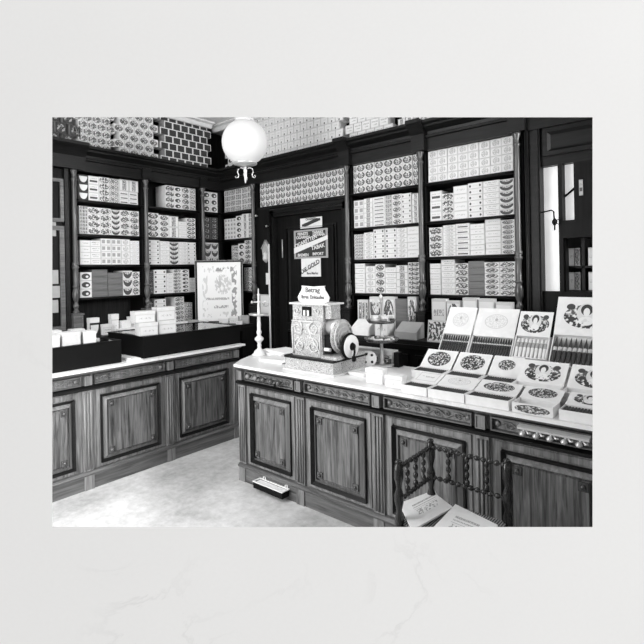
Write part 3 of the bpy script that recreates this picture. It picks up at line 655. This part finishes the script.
for x, y, w, h, dz, nm, rz in ((-3.815, 2.16, .155, .108, 0, 'lower left', 1.38), (-3.80, 2.325, .155, .112, 0, 'lower right', 1.42), (-3.845, 2.145, .17, .094, .1095, 'upper left', 1.38), (-3.82, 2.328, .16, .114, .1135, 'upper right', 1.42)):
    cbox('white_box', f'white lidded box, {nm} of four stacked on the black case', x, y, 1.0805+dz, w, .12, h, rz, 'plain', 7, M['boxboard'], g, base=.55)
g = 'white boxes on the far left case'
for x, y, w, d, h, nm, rz in ((-3.79, 1.34, .19, .1, .085, 'nearest', 1.55), (-3.80, 1.52, .13, .1, .095, 'second', 1.6), (-3.80, 1.66, .09, .11, .09, 'farthest', 1.45), (-3.97, 1.46, .12, .1, .1, 'rear', 1.5), (-4.0, 1.66, .1, .1, .09, 'rear farthest', 1.4)):
    cbox('white_box', f'small white box, {nm} on top of the far left black case', x, y, 1.0805, w, d, h, rz, None, 7, M['boxboard'], g)
mb = MB(); mb.box(-.15, .15, -.045, .045, 0, .012, T=None); mb.box(-.14, .13, -.04, .04, .012, .02)
tag(mb.build('paper_stack', M['paper'], None, Tr(-3.80, 1.985, .9005, 0)), 'white papers on the marble between the two black cases', 'papers')

# ================================================================== GLOBE LAMP
D = 4.2; c = O + ray(244.8, 142.5)*D; gr = 22.6*D/F
lp = thing('globe_lamp', 'large white opal globe lamp with scrolled metal mount', 'lamp', Tr(c.x, c.y, c.z))
mb = MB(); mb.lathe([(gr*math.sin(math.pi*k/24)+.001, -gr*math.cos(math.pi*k/24)) for k in range(25)], n=32); mb.build('globe', M['globe'], lp)
mb = MB(); mb.lathe([(.075, gr-.02), (.085, gr), (.07, gr+.018), (.03, gr+.03), (.012, gr+.05), (.012, CEIL-c.z-.03), (.06, CEIL-c.z-.02), (.06, CEIL-c.z-.003)], n=20); mb.build('hanger', M['pale_metal'], lp)
mb = MB(); mb.lathe([(.095, -gr+.028), (.105, -gr+.016), (.10, -gr+.006), (.05, -gr-.004), (.014, -gr-.012), (.011, -gr-.03), (.018, -gr-.05), (.011, -gr-.07), (.012, -gr-.11), (.006, -gr-.15), (.001, -gr-.16)], n=20); mb.build('gallery', M['nickel'], lp)
for k in range(4):
    a = YAW + math.pi/2*k; mb = MB(); dx, dy = math.cos(a), math.sin(a)
    pts = [(.018, -.03), (.04, -.022), (.062, -.035), (.068, -.06), (.058, -.085), (.064, -.105), (.080, -.112), (.088, -.098), (.078, -.09)]
    mb.tube([(r_*dx, r_*dy, -gr+z_) for r_, z_ in pts], .0055, 6); mb.build('scroll', M['nickel'], lp)

# ================================================================== THINGS ON THE RIGHT COUNTER
# candle / cigar-lighter stand
p = at(259.5, 355.5, 'z', .9); k4 = 1.0
cs = thing('candle_stand', 'tall pale turned cigar-lighter stand at the counter end', 'stand', Tr(p.x, p.y, .9005))
mb = MB(); mb.lathe([(.062, 0), (.062, .012), (.05, .02), (.042, .04), (.02, .055), (.014, .07), (.018, .085), (.014, .1), (.02, .115), (.036, .13), (.038, .145), (.022, .16), (.014, .17), (.02, .185), (.022, .2), (.015, .215), (.016, .26), (.011, .40), (.010, .44), (.014, .445), (.014, .455), (.008, .46), (.009, .5), (.014, .51), (.006, .52), (.004, .56)], n=14); mb.build('stem', M['pale_metal'], cs)
mb = MB(); mb.lathe([(.012, .325), (.075, .338), (.085, .350), (.080, .352), (.012, .342)], n=20); mb.build('drip_tray', M['nickel'], cs)
mb = MB(); a = Vector((RT.x, RT.y, 0)); mb.tube([a*-.055+Vector((0, 0, .447)), a*.055+Vector((0, 0, .447))], .005, 6)
for s_ in (-.055, .055): mb.lathe([(.004, -.012), (.011, 0), (.004, .012)], tuple(a*s_+Vector((0, 0, .447))), 8)
mb.build('cross_arm', M['nickel'], cs)
# cash register
rx0, rx1, ry0 = -2.455, -2.005, 2.455
def swirl_fn(nt):
    v, (x, y, z) = coords(nt, 'Object'); n = noise(nt, v, 26, 2, 3, .5, 2.2)
    w = ((n*9).fr() - .5).op('ABSOLUTE')*2; return ((w - .15)*1.8).mx(0).mn(1).mix(.16, .62)
M['ornate'] = material('ornate_cast_metal', swirl_fn, rough=.38, metal=.25, bump=True, bs=.6, bd=.003)
cr = thing('cash_register', 'ornate pale metal cash register with lettered top sign', 'cash register', Tr(-2.23, 2.455, .9005, 0))
mb = MB(); mb.box(-.235, .235, -.012, .42, 0, .012); mb.build('foot', M['pale_metal'], cr)
mb = MB(); mb.box(-.22, .22, 0, .40, .012, .088); mb.build('drawer', M['ornate'], cr)
mb = MB(); mb.box(-.225, .225, -.006, .405, .088, .104); mb.build('base_moulding', M['ebony_h'], cr)
mb = MB(); prof = [(.04, .104), (.03, .30), (.04, .345), (.05, .36), (.05, .465), (.20, .465), (.24, .36), (.28, .2), (.28, .104)]
mb.prism(prof, -.185, .100); mb.build('body', M['ornate'], cr)
mb = MB(); mb.prism([(.07, .37), (.07, .465), (.17, .465), (.17, .37)], .100, .155); mb.build('side_housing', M['ornate'], cr)
mb = MB(); mb.box(-.20, .165, .03, .20, .465, .477); mb.build('cornice', M['pale_metal'], cr)
# indicator window
mb = MB(); mb.box(-.085, -.005, .04, .052, .385, .45); mb.build('indicator_window', M['black'], cr)
for x in (-.062, -.027): MB().box(x-.009, x+.009, .036, .041, .388, .425).build('indicator_tab', M['paper'], cr)
# relief scrolls on the front
mb = MB()
for s_ in (-1, 1):
    spiral(mb, -.043+s_*.075, .30, .030, .05, 1.6, .005, s_, math.pi/2); spiral(mb, -.043+s_*.062, .18, .032, .055, 1.5, .005, -s_, math.pi/2)
    mb.tube([(-.043+s_*.02, .030, .30), (-.043+s_*.05, .032, .24), (-.043+s_*.115, .034, .15), (-.043+s_*.125, .036, .115)], .005, 6)
    spiral(mb, -.043+s_*.100, .42, .046, .03, 1.4, .004, s_, 0)
mb.tube([(-.17, .034, .12), (-.17, .026, .30)], .005, 6); mb.tube([(.085, .034, .12), (.085, .026, .30)], .005, 6); mb.tube([(-.18, .034, .348), (.095, .034, .348)], .005, 6)
mb.build('scrollwork', M['pale_metal'], cr)
sg = [(-.11, 0), (.11, 0), (.145, .012), (.155, .045), (.135, .075), (.115, .10), (.108, .125), (.115, .135), (.0, .128), (-.115, .135), (-.108, .125), (-.115, .10), (-.135, .075), (-.155, .045), (-.145, .012)]
sgn = plate(sg, .10, .115); s_ = sgn.build('top_sign', M['paper'], cr, Tr(.0, -.04, .477) @ Matrix.Scale(.92, 4, (1, 0, 0)) @ Matrix.Scale(.88, 4, (0, 0, 1)))
text('lettering', 'Betrag', .056, M['sign_ink'], s_, FA(0, .100, .098)); text('lettering', 'Ihres Einkaufes', .043, M['sign_ink'], s_, FA(0, .045, .098), sx=.9)
# keyboard drum, side discs, paper roll
TX = lambda x, y, z: Matrix.Translation((x, y, z)) @ Matrix.Rotation(R(90), 4, 'Y')
mb = MB(); mb.lathe([(.055, 0), (.055, .115)], n=20, T=TX(.10, .12, .31)); mb.build('drum', M['nickel'], cr)
mb = MB(); mb.box(.101, .165, .06, .24, .14, .26); mb.build('recess', M['black'], cr)
mb = MB(); mb.lathe([(.012, 0), (.012, .05)], n=12, T=TX(.11, .05, .165)); mb.build('spool', M['paper'], cr)
mb = MB(); mb.lathe([(.03, 0), (.112, .0), (.118, .012), (.108, .022), (.03, .026)], n=28, T=TX(.185, .13, .25)); sdk = mb.build('side_disc', M['ornate'], cr)
mb = MB()
for rr in (.035, .065, .098): mb.tube([(.213, .13+rr*math.cos(k*math.pi/12), .25+rr*math.sin(k*math.pi/12)) for k in range(25)], .005, 6)
for k in range(8): mb.lathe([(.009, 0), (.006, .006), (.001, .008)], n=8, T=TX(.211, .13+.082*math.cos(k*math.pi/4), .25+.082*math.sin(k*math.pi/4)))
mb.build('disc_relief', M['pale_metal'], sdk)
mb = MB(); mb.lathe([(.085, 0), (.092, .01), (.088, .02), (.07, .022)], n=28, T=TX(.235, .15, .185)); wheel = mb.build('crank_wheel', M['black'], cr)
mb = MB(); mb.lathe([(.078, .02), (.076, .032), (.02, .034)], n=28, T=TX(.235, .15, .185)); mb.build('wheel_face', M['paper'], wheel)
mb = MB(); mb.lathe([(.028, .034), (.02, .05), (.004, .052)], n=16, T=TX(.235, .15, .185)); mb.tube([(.285, .15, .185), (.295, .14, .15), (.295, .13, .12)], .007, 6); mb.lathe([(.012, 0), (.016, .015), (.012, .035)], (.295, .13, .09), 10); mb.build('crank', M['black'], wheel)
mb = MB(); mb.prism([(.02, .104), (.02, .125), (.18, .135), (.34, .125), (.34, .104)], .101, .235); mb.build('side_shoe', M['ornate'], cr)
# papers behind register
for i, (x, y, w, d, rz) in enumerate(((-2.98, 2.88, .30, .22, .25), (-2.84, 2.84, .26, .2, -.3), (-2.72, 2.66, .24, .2, .1))):
    mb = MB()
    for k in range(4): mb.box(-w/2, w/2, -d/2, d/2, k*.006, k*.006+.005, T=Matrix.Rotation(.07*(k-1), 4, 'Z') @ Matrix.Translation((random.uniform(-.01, .01), 0, 0)))
    tag(mb.build('paper_stack', M['paper'], None, Tr(x, y, .9006 + (.026 if i == 1 else 0), rz)), ['loose white sheets behind the candle stand on marble', 'crumpled white sheets behind the register, topmost', 'white sheets left of the register foot'][i], 'papers')
# two-tier stand
p = at(382, 366, 'z', .9)
ts = thing('tiered_stand', 'two-tier metal tray stand holding small packets and ash', 'stand', Tr(p.x, p.y, .9005))
sc_ = (O - Vector((p.x, p.y, EYE))).length
mb = MB(); mb.lathe([(.004, 0), (.085, .0), (.098, .014), (.094, .018), (.02, .012), (.014, .05), (.022, .07), (.012, .09), (.011, .2), (.018, .21), (.01, .225), (.009, .33), (.006, .34), (.005, .47), (.010, .48), (.016, .495), (.012, .51), (.004, .52), (.002, .535)], n=18); mb.build('stem', M['nickel'], ts)
for z, r_, nm in ((.185, .125, 'tray'), (.320, .105, 'tray')):
    mb = MB(); mb.lathe([(.012, z), (r_*.85, z+.002), (r_, z+.016), (r_+.004, z+.018), (r_*.88, z-.006), (.012, z-.008)], n=28); mb.build(nm, M['column'], ts)
for i in range(9):
    a = i*2.4; r_ = .035+.035*(i % 3)/2; cbox('packet', 'small white packet heaped on the upper tray of tiered stand', p.x+r_*math.cos(a), p.y+r_*math.sin(a), .9005+.325+.0225*(i//5), .045, .035, .022, a, None, group='packets on the upper tray')
for i in range(7):
    a = i*.9; mb = MB(); mb.lathe([(.004, 0), (.009, .004), (.008, .06), (.004, .065)], n=8, T=Matrix.Rotation(R(90), 4, 'X'))
    tag(mb.build('cigar_end', M['paper'], None, Tr(p.x+.07*math.cos(a), p.y+.07*math.sin(a), .9005+.198, a)), 'pale cigar tip lying on the lower tray of tiered stand', 'cigar', 'cigar tips on the lower tray')
q = at(373, 361, 'z', .93)
mb = MB(); mb.lathe([(.003, 0), (.054, 0), (.058, .006), (.054, .012), (.003, .012)], n=26, T=Matrix.Rotation(YAW, 4, 'Z') @ Matrix.Rotation(R(78), 4, 'X'))
dd = mb.build('round_dish', M['paper'], None, Tr(q.x+.02, q.y-.085, .962)); tag(dd, 'round white dish propped upright with four dark dots', 'dish')
mb = MB(); Rm = Matrix.Rotation(YAW, 4, 'Z') @ Matrix.Rotation(R(78), 4, 'X')
for k in range(4):
    a = math.pi/4+k*math.pi/2; mb.lathe([(.010, .012), (.009, .014), (.002, .0145)], (.034*math.cos(a), .034*math.sin(a), 0), 10, T=Rm)
mb.build('dot', M['black'], dd)
# white cigarette boxes in front
fr_ = at(365, 384, 'z', .9)
for (x0, y0, x1, zt, lab) in ((364.5, 384, 382.5, 366, 'tall white box in front of the tiered stand'), (383.5, 388.5, 402, 373, 'white box right of the tall one near counter edge'), (347.5, 376, 364, 371, 'flat white packet between register and tall white box')):
    A = at(x0, y0-1, 'z', .9); B = at(x1, y0+1.5, 'z', .9); w = (B-A).length; dpt = (A-O).dot(FW); h = max(.02, (y0-zt-3)*dpt/F)
    ang = math.atan2(B.y-A.y, B.x-A.x)*.6; mid = (A+B)/2; y = max(mid.y, 2.345) + .055
    cbox('white_box', lab, mid.x, y-.02, .9, w*.95, .06, h, ang, 'plain', 9, group=None)
for i, x in enumerate((-2.24, -2.12, -2.00)):
    cbox('white_box', f'white printed box at the rear counter edge, {ORD[i]} from the left', x+.05, 3.03, .9, .115, .08, .105, .02, 'blot' if i else 'text', 33, group='boxes at the rear edge of the counter', base=.78)
MB_ = MB(); MB_.prism([(0, 0), (0, .105), (.05, .105), (.06, 0)], -.02, .02); tag(MB_.build('ink_bottle', M['black'], None, Tr(-1.84, 2.96, .9005)), 'small black container right of the rear white boxes', 'container')

# ---- cigars & open display boxes
def cigar_mesh(L, r, mat, point=False):
    mb = MB(); prof = [(.0012, 0), (r*.72, .003), (r*.92, L*.2), (r, L*.5), (r*.93, L*.75), (r*.7, L*.92), (.0012, L)] if not point else [(.001, 0), (r*.55, L*.04), (r*.95, L*.25), (r, L*.5), (r*.8, L*.72), (r*.35, L*.92), (.0006, L)]
    mb.lathe(prof, n=8, T=Matrix.Rotation(R(-90), 4, 'X')); return mb.mesh('cigar', mat)
def band_mesh(L, r, at_, wd, mat=None):
    mb = MB(); mb.lathe([(r*1.06, L*at_), (r*1.08, L*at_+wd)], n=8, T=Matrix.Rotation(R(-90), 4, 'X')); return mb.mesh('band', mat or M['band'])
CG = {'thin': (cigar_mesh(.098, .0062, M['cigar']), None, .0062, .098)}
CG['rear'] = (cigar_mesh(.139, .0075, M['cigar']), band_mesh(.139, .0075, .62, .010), .0075, .139)
CG['white'] = (cigar_mesh(.135, .0105, M['foil']), band_mesh(.135, .0105, .50, .032, M['pasteboard']), .0105, .125)
CG['torpedo'] = (cigar_mesh(.188, .0118, M['cigar'], True), band_mesh(.188, .0118, .5, .024), .0118, .165)
def open_box(where, x0, x1, y0, z0, h, depth, tilt, lid, lid_tilt, style, seed, cig, pic=(.12, .88, .1, .9), labelled_front=None, lift=0):
    w = x1-x0; T0 = Tr((x0+x1)/2, y0, z0, 0, tilt)
    t = thing('open_cigar_box', f'open cigar box {where}', 'cigar box', T0)
    th = .004; mb = MB(); mb.box(-w/2, w/2, 0, depth, 0, th); mb.box(-w/2, w/2, 0, th, th, h); mb.box(-w/2, w/2, depth-th, depth, th, h); mb.box(-w/2, -w/2+th, th, depth-th, th, h); mb.box(w/2-th, w/2, th, depth-th, th, h); mb.build('tray', M['card'], t)
    if labelled_front:
        mb = MB(); mb.quad([(-w*.47, -.0008, h*.05), (w*.47, -.0008, h*.05), (w*.47, -.0008, h*.95), (-w*.47, -.0008, h*.95)], uv=True); mb.build('front_label', LB(labelled_front, seed+1), t)
    L = MB().box(-w/2, w/2, 0, lid, 0, th).build('lid', M['card'], t, Tr(0, depth, h-th, 0, lid_tilt))
    a, b, c_, d_ = pic; e = th+.0006
    mb = MB(); mb.quad([(-w/2+a*w, lid*c_, e), (-w/2+b*w, lid*c_, e), (-w/2+b*w, lid*d_, e), (-w/2+a*w, lid*d_, e)], uv=True); mb.build('label_print', LB(style, seed, .74, .03), L)
    if cig:
        me, bd, r_, ln = CG[cig]; n = int((w-.012)/(2*r_+.0004)); st = (w-.012)/n
        for k in range(n):
            Mc = T0 @ Tr(-w/2+.006+st*(k+.5), .005, h-r_-.001+lift + (0 if cig == 'thin' else .002)); o = ob('cigar', me, None, Mc)
            tag(o, f'{ {"thin": "dark", "rear": "dark banded", "white": "white wrapped", "torpedo": "large dark pointed"}[cig] } cigar in the open box {where}'[:110], 'cigar', f'cigars in the open box {where}')
            if bd: ob('cigar_band', bd, o)
    return t
# row 1 (on the marble, front)
r1 = [(-1.445, -1.285, 'plain', None, 1, 'thin', 'at front left end, plain lid'), (-1.277, -1.070, 'cameo', None, 2, 'thin', 'in front row, pale oval lid'), (-1.062, -.842, 'picture', None, 3, 'thin', 'in front row, dark pictorial lid'),
      (-.826, -.640, 'picture', 'picture', 4, None, 'in front row with printed front'), (-.615, -.43, 'portrait', None, 5, 'thin', 'in front row, right end')]
for x0, x1, st, fl, sd, cg, wh in r1: open_box(wh, x0, x1, 2.372, .9006, .047, .110, 0, .122, R(17), st, sd, cg, labelled_front=fl, pic=(.1, .9, .16, .95))
r2 = [(-1.545, -1.335, 'picture', 11, 'thin', 'in middle row, leftmost'), (-1.322, -1.115, 'picture', 12, 'thin', 'in middle row, second from left'), (-1.102, -.925, 'picture', 13, 'thin', 'in middle row, third from left')]
for x0, x1, st, sd, cg, wh in r2: open_box(wh, x0, x1, 2.665, .925, .045, .110, R(3), .155, R(35), st, sd, cg, pic=(.1, .9, .08, .92) if sd != 13 else (.2, .8, .3, .85))
open_box('in middle row with large lady portrait', -.912, -.675, 2.60, .945, .03, .10, R(3), .165, R(33), 'portrait', 21, None, pic=(.08, .92, .06, .92))
open_box('in middle row at right edge', -.660, -.43, 2.60, .945, .03, .10, R(3), .165, R(33), 'portrait', 22, None, pic=(.08, .92, .06, .92))
tl = R(52)
open_box('standing at rear left, oval medallion lid', -1.482, -1.290, 2.915, 1.035, .03, .150, tl, .200, R(3), 'cameo', 31, 'rear', (.15, .85, .2, .85), lift=-.004)
open_box('standing at rear, second oval medallion lid', -1.278, -1.018, 2.915, 1.035, .03, .150, tl, .200, R(3), 'cameo', 32, 'rear', (.15, .85, .2, .85), lift=-.004)
open_box('standing at rear, white cigars, lady lid', -1.005, -.815, 2.915, 1.055, .03, .150, tl, .165, R(3), 'portrait', 33, 'white', (.04, .96, .08, .95), lift=-.004)
open_box('standing at rear right, pointed cigars', -.800, -.48, 2.905, 1.03, .03, .205, tl, .240, R(8), 'portrait', 34, 'torpedo', (.1, .9, .15, .88), lift=-.002)
mb = MB(); mb.prism([(2.62, .9006), (2.62, .918), (2.80, .923), (2.93, .98), (2.945, 1.03), (3.06, 1.18), (3.06, .9006)], -1.50, .1); tag(mb.build('display_riser', M['card']), 'white stepped riser under the rear open cigar boxes', 'stand')

# ---- things on the back ledge, right of the door
def ledgebox(px0, px1, pyb, pyt, y, z, d, lab, style, seed, rz=0, mat=None, tilt=0):
    A = at(px0, pyb, 'y', y); B = at(px1, pyb, 'y', y); w = B.x-A.x; h = at((px0+px1)/2, pyt, 'y', y).z - z
    mb = MB(); mb.box(-w/2, w/2, 0, d, 0, h, 0, front=1); o = mb.build('cigar_box', [mat or M['card'], mat if mat and not style else LB(style or 'plain', seed)], None, Tr((A.x+B.x)/2, y, z+.0006, rz, tilt)); return tag(o, lab, 'cigar box')
Z1 = 1.02
ledgebox(358, 368.5, 326, 300, 3.66, Z1, .06, 'upright striped box behind the register wheel on ledge', 'stripes', 200)
ledgebox(370, 383, 326, 297, 3.64, Z1, .06, 'tall pictorial box on ledge behind tiered stand, left', 'smile', 201)
ledgebox(383.5, 394.5, 326, 297, 3.64, Z1, .06, 'tall pictorial box on ledge behind tiered stand, right', 'blot', 202)
ledgebox(395, 407, 320, 299, 3.66, Z1, .06, 'grey wooden box on ledge left of tall blotch-printed box', None, 203, mat=M['greybox'])
ledgebox(408, 416, 326, 297, 3.66, Z1, .06, 'tall blotch-printed box on ledge beside the second column', 'blot', 204)
def wedge(lab, px0, px1, y, w_extra, mat, rz, h=.10):
    A = at(px0, 335, 'y', y); B = at(px1, 335, 'y', y); w = B.x-A.x
    mb = MB(); mb.prism([(0, 0), (0, h*.45), (.13, h), (.15, h), (.15, 0)], -w/2, w/2); return tag(mb.build('sloping_box', mat, None, Tr((A.x+B.x)/2, y, Z1+.0006, rz)), lab, 'box')
wedge('sloping white box on back ledge right behind register wheel', 351, 368, 3.48, 0, M['card'], .06, .13)
wedge('sloping grey box on back ledge left of second column', 395, 416, 3.48, 0, M['pasteboard'], .05, .13)
ledgebox(375, 388, 334, 322, 3.50, Z1, .1, 'small white box on ledge under the upper tray', 'plain', 205)
ledgebox(432, 446, 322, 299, 3.62, Z1+.0, .06, 'upright box on ledge right of second column', 'text', 206)
ledgebox(447, 460, 322, 301, 3.62, Z1, .06, 'upright printed box on ledge, second right of second column', 'blot', 207)
ledgebox(463, 477, 322, 298, 3.62, Z1+.0, .06, 'upright box on ledge behind first oval lid', 'text', 208)
ledgebox(479, 494, 322, 299, 3.62, Z1+.0, .06, 'upright barred box on ledge behind second oval lid', 'bar', 209)
ledgebox(496, 512, 322, 302.5, 3.62, Z1+.0, .06, 'upright box on ledge beside the rightmost column', 'text', 210)
ledgebox(427, 448, 335.5, 320.5, 3.47, Z1, .05, 'white-edged picture box leaning on ledge right of second column', 'net', 211, tilt=-.15)

# ================================================================== HOOK RAILS, TROUGH, CHAIR
def hook_rail(label, x, z, L, n, mat, kmat):
    t = thing('hook_rail', label, 'rack', Tr(x, 2.395, z))
    mb = MB(); mb.prism([(0, 0), (-.035, .004), (-.04, .014), (0, .022)], 0, L); mb.build('rail', mat, t)
    for k in range(n):
        u = L*(k+.5)/n*.98; mb = MB(); mb.tube([(u, -.03, .004), (u, -.035, -.010)], .006, 6); mb.lathe([(.003, -.014), (.013, -.008), (.017, .0), (.009, .010), (.003, .014)], (u-.004, -.040, -.014), 8)
        mb.tube([(u+.01, -.03, .002), (u+.022, -.04, -.008), (u+.034, -.04, -.004)], .005, 5); mb.build('hook', kmat, t)
    return t
p = at(517, 430, 'y', 2.36); hook_rail('pale metal hook rail on the dark counter frieze at right', p.x, .822, .31, 5, M['pale_metal'], M['nickel'])
for k in range(5):
    p = at(249 + k*7.6, 376.3 + k*1.7, 'y', 2.38); mb = MB(); mb.lathe([(.006, 0), (.006, .018), (.016, .022), (.021, .034), (.013, .046), (.002, .050)], n=12, T=Matrix.Rotation(R(90), 4, 'X'))
    mb.build('knob', M['column'] if k > 1 else M['oak_light'], SC, Tr(p.x, -.030, p.z))
p = at(279.5, 383.5, 'y', 2.40); mb = MB(); mb.lathe([(.002, -.03), (.012, -.02), (.014, .01), (.004, .03)], n=10, T=Matrix.Rotation(R(60), 4, 'Y')); tag(mb.build('hanging_tool', M['black'], None, Tr(p.x, 2.37, p.z)), 'black handle stuck out of the pale counter frieze', 'tool')
t = thing('floor_trough', 'narrow dark trough with white rim on floor by counter', 'trough', Tr(-2.53, 2.366, .028))
mb = MB(); w, d, h = .148, .034, .048
mb.box(-w, w, -d, -d+.006, .004, h); mb.box(-w, w, d-.006, d, .004, h); mb.box(-w, -w+.006, -d+.006, d-.006, .004, h); mb.box(w-.006, w, -d+.006, d-.006, .004, h); mb.box(-w+.006, w-.006, -d+.006, d-.006, .004, .012); mb.build('body', M['black'], t)
MB().box(-w+.004, w-.004, -d+.004, d-.004, .03, h-.004).build('sand', M['paper'], t)
mb = MB(); mb.ring(-w-.004, w+.004, -d-.004, d+.004, .010, 0, .006); o = mb.build('rim', M['paper'], t, Matrix.Translation((0, 0, h+.006)) @ Matrix.Rotation(R(-90), 4, 'X') @ Matrix.Scale(-1, 4, (0, 0, 1)) @ Matrix.Scale(1, 4, (1, 0, 0)))
for x in (-.105, .12):
    mb = MB(); mb.tube([(x-.012, .035, h), (x-.01, .038, h+.02), (x, .040, h+.030), (x+.01, .038, h+.02), (x+.012, .035, h)], .005, 6); mb.build('lug', M['paper'], t)
# corner chair with bobbin-turned rails
x0, x1, yb, yf, zs, zt = -1.148, -.775, 2.15, 1.85, .47, .745
ch = thing('corner_chair', 'dark bobbin-turned corner chair with woven seat by the counter', 'chair', Tr(0, 0, 0))
def post(x, y, top, z0=0):
    prof = [(.013, z0)]; z = z0+.01; k = 0
    while z < top-.03:
        r_ = (.014, .021, .021, .012)[k % 4]; prof.append((r_, z)); z += (.03, .03, .03, .015)[k % 4]; k += 1
    prof += [(.018, top-.022), (.012, top-.016), (.017, top-.008), (.012, top), (.002, top+.004)]
    return MB().lathe(prof, (x, y, 0), 12)
post(x0, yb, zt+.015).build('back_post', M['bobbin'], ch); post(x1, yb, zt+.005).build('back_post', M['bobbin'], ch); post(x0, yf, zt+.005).build('front_post', M['bobbin'], ch); post(x1, yf, zs).build('leg', M['bobbin'], ch)
def bobbin(a, b, r=.0125, pitch=.030):
    A, B = Vector(a), Vector(b); L = (B-A).length; n = max(2, int(L/pitch)); T = Matrix.Translation(A) @ (B-A).to_track_quat('Z', 'Y').to_matrix().to_4x4(); prof = []
    for k in range(n):
        z = L*k/n; s = L/n; prof += [(r*.35, z), (r*.38, z+s*.14), (r*.85, z+s*.30), (r, z+s*.55), (r*.85, z+s*.80)]
    prof.append((r*.45, L)); return MB().lathe(prof, n=10, T=T)
zr, zl = .722, .575
for z in (zr, zl):
    bobbin((x0, yb, z), (x1, yb, z)).build('back_rail', M['bobbin'], ch); bobbin((x0, yf, z-.006), (x0, yb, z), ).build('arm_rail', M['bobbin'], ch)
for k in (1, 2, 3):
    xx = x0+(x1-x0)*k/4+.0; bobbin((xx, yb, zl), (xx, yb, zr)).build('spindle', M['bobbin'], ch)
    yy = yf+(yb-yf)*k/4; bobbin((x0, yy, zl), (x0, yy, zr)).build('spindle', M['bobbin'], ch)
for a_, b_ in (((x0, yf, .2), (x0, yb, .2)), ((x1, yf, .2), (x1, yb, .2)), ((x0, yb, .24), (x1, yb, .24)), ((x0, yf, .24), (x1, yf, .24))): bobbin(a_, b_).build('stretcher', M['bobbin'], ch)
def cane_fn(nt):
    v, (x, y, z) = coords(nt, 'Object'); w = (x*90).fr(); return w.lt(.45).mix(.30, .02)
M['cane'] = material('woven_rush', cane_fn, rough=.7)
MB().box(x0+.0, x1-.0, yf, yb, zs-.035, zs).build('seat', M['cane'], ch)
mb = MB(); mb.tube([(x0, yf, zs-.02), (x1, yf, zs-.02), (x1, yb, zs-.02), (x0, yb, zs-.02), (x0, yf, zs-.02)], .017, 8); mb.build('seat_rail', M['bobbin'], ch)
# journals on the chair
def journal(lab, corners, z, lines, seed):
    P = [at(px, py, 'z', z) for px, py in corners]; a = P[1]-P[0]; mid = (P[0]+P[2])/2
    mb = MB(); mb.quad(P); mb.quad([q-Vector((0, 0, .008)) for q in P])
    for k in range(4): q, r_ = P[k], P[(k+1) % 4]; mb.quad([q, r_, r_-Vector((0, 0, .008)), q-Vector((0, 0, .008))])
    o = mb.build('journal', M['paper']); tag(o, lab, 'magazine')
    e = Vector((0, 0, .0008)); U = P[1]-P[0]; V = P[3]-P[0]
    q = lambda u, v: P[0]+U*u+V*v+e
    mb = MB(); mb.quad([q(.25, .15), q(.25, .85), q(.8, .85), q(.8, .15)][::1], uv=True); mb.build('cover_print', LB('journal', seed, .80), o)
    return o
journal('white journal with engraved cover lying on the chair seat', [(412, 530), (399.6, 503), (431.8, 491), (453, 507)], .490, 4, 50)
journal('second white journal overlapping the first on the chair seat', [(425, 536), (455.5, 504), (498, 525), (470, 556)], .502, 4, 51)

flush_boxes(286)
# ================================================================== CAMERA, LIGHT
cam = bpy.data.cameras.new('camera'); co = bpy.data.objects.new('camera', cam); C.objects.link(co); S.camera = co
co.matrix_world = Matrix.Translation(O) @ Matrix.Rotation(YAW, 4, 'Z') @ Matrix.Rotation(R(90), 4, 'X') @ Matrix.Rotation(-ROLL, 4, 'Z')
cam.sensor_width = 36; cam.lens = F/644*36; cam.shift_y = (HY-322)/644; cam.clip_start = .02
W = bpy.data.worlds.new('world'); S.world = W; W.use_nodes = True; W.node_tree.nodes['Background'].inputs[0].default_value = (1, 1, 1, 1); W.node_tree.nodes['Background'].inputs[1].default_value = .5
def area(name, loc, tgt, sx, sy, power):
    l = bpy.data.lights.new(name, 'AREA'); l.shape = 'RECTANGLE'; l.size = sx; l.size_y = sy; l.energy = power
    o = bpy.data.objects.new(name, l); C.objects.link(o); o.location = loc; o.rotation_euler = (Vector(tgt)-Vector(loc)).to_track_quat('-Z', 'Y').to_euler(); return o
def LD(l, d, z): p = RT*l + FW*d; return (p.x, p.y, z)
area('street_window_light', LD(-2.15, 2.05, 1.55), LD(-.5, 3.7, .9), 1.6, 2.2, 96)
sw = area('left_wall_fill', LD(2.5, 2.4, 2.6), (-4.9, 2.7, 1.9), 1.6, 1.2, 30); sw.data.spread = R(85)  # added fill lamp that lifts the left wall; no window stands here
area('display_fill', LD(2.5, 2.4, 2.4), LD(-1.2, 4.8, 1.9), 1.4, 1.2, 14)  # added unseen fill lamp for the cigar display
area('overhead_fill', LD(-1.4, 2.7, 3.3), LD(-.9, 4.3, 1.6), 2.0, 1.2, 30)  # added soft fill from above; the ceiling is closed
area('marble_fill', LD(14.0, -12, 8), LD(0, 1.4, 1.6), 4.0, 4.0, 3300)  # added lamp that brings the marble up to brightness
S.view_settings.view_transform = 'Standard'; S.view_settings.look = 'None'; S.view_settings.exposure = 0; S.view_settings.gamma = 1; S.view_settings.use_curve_mapping = False
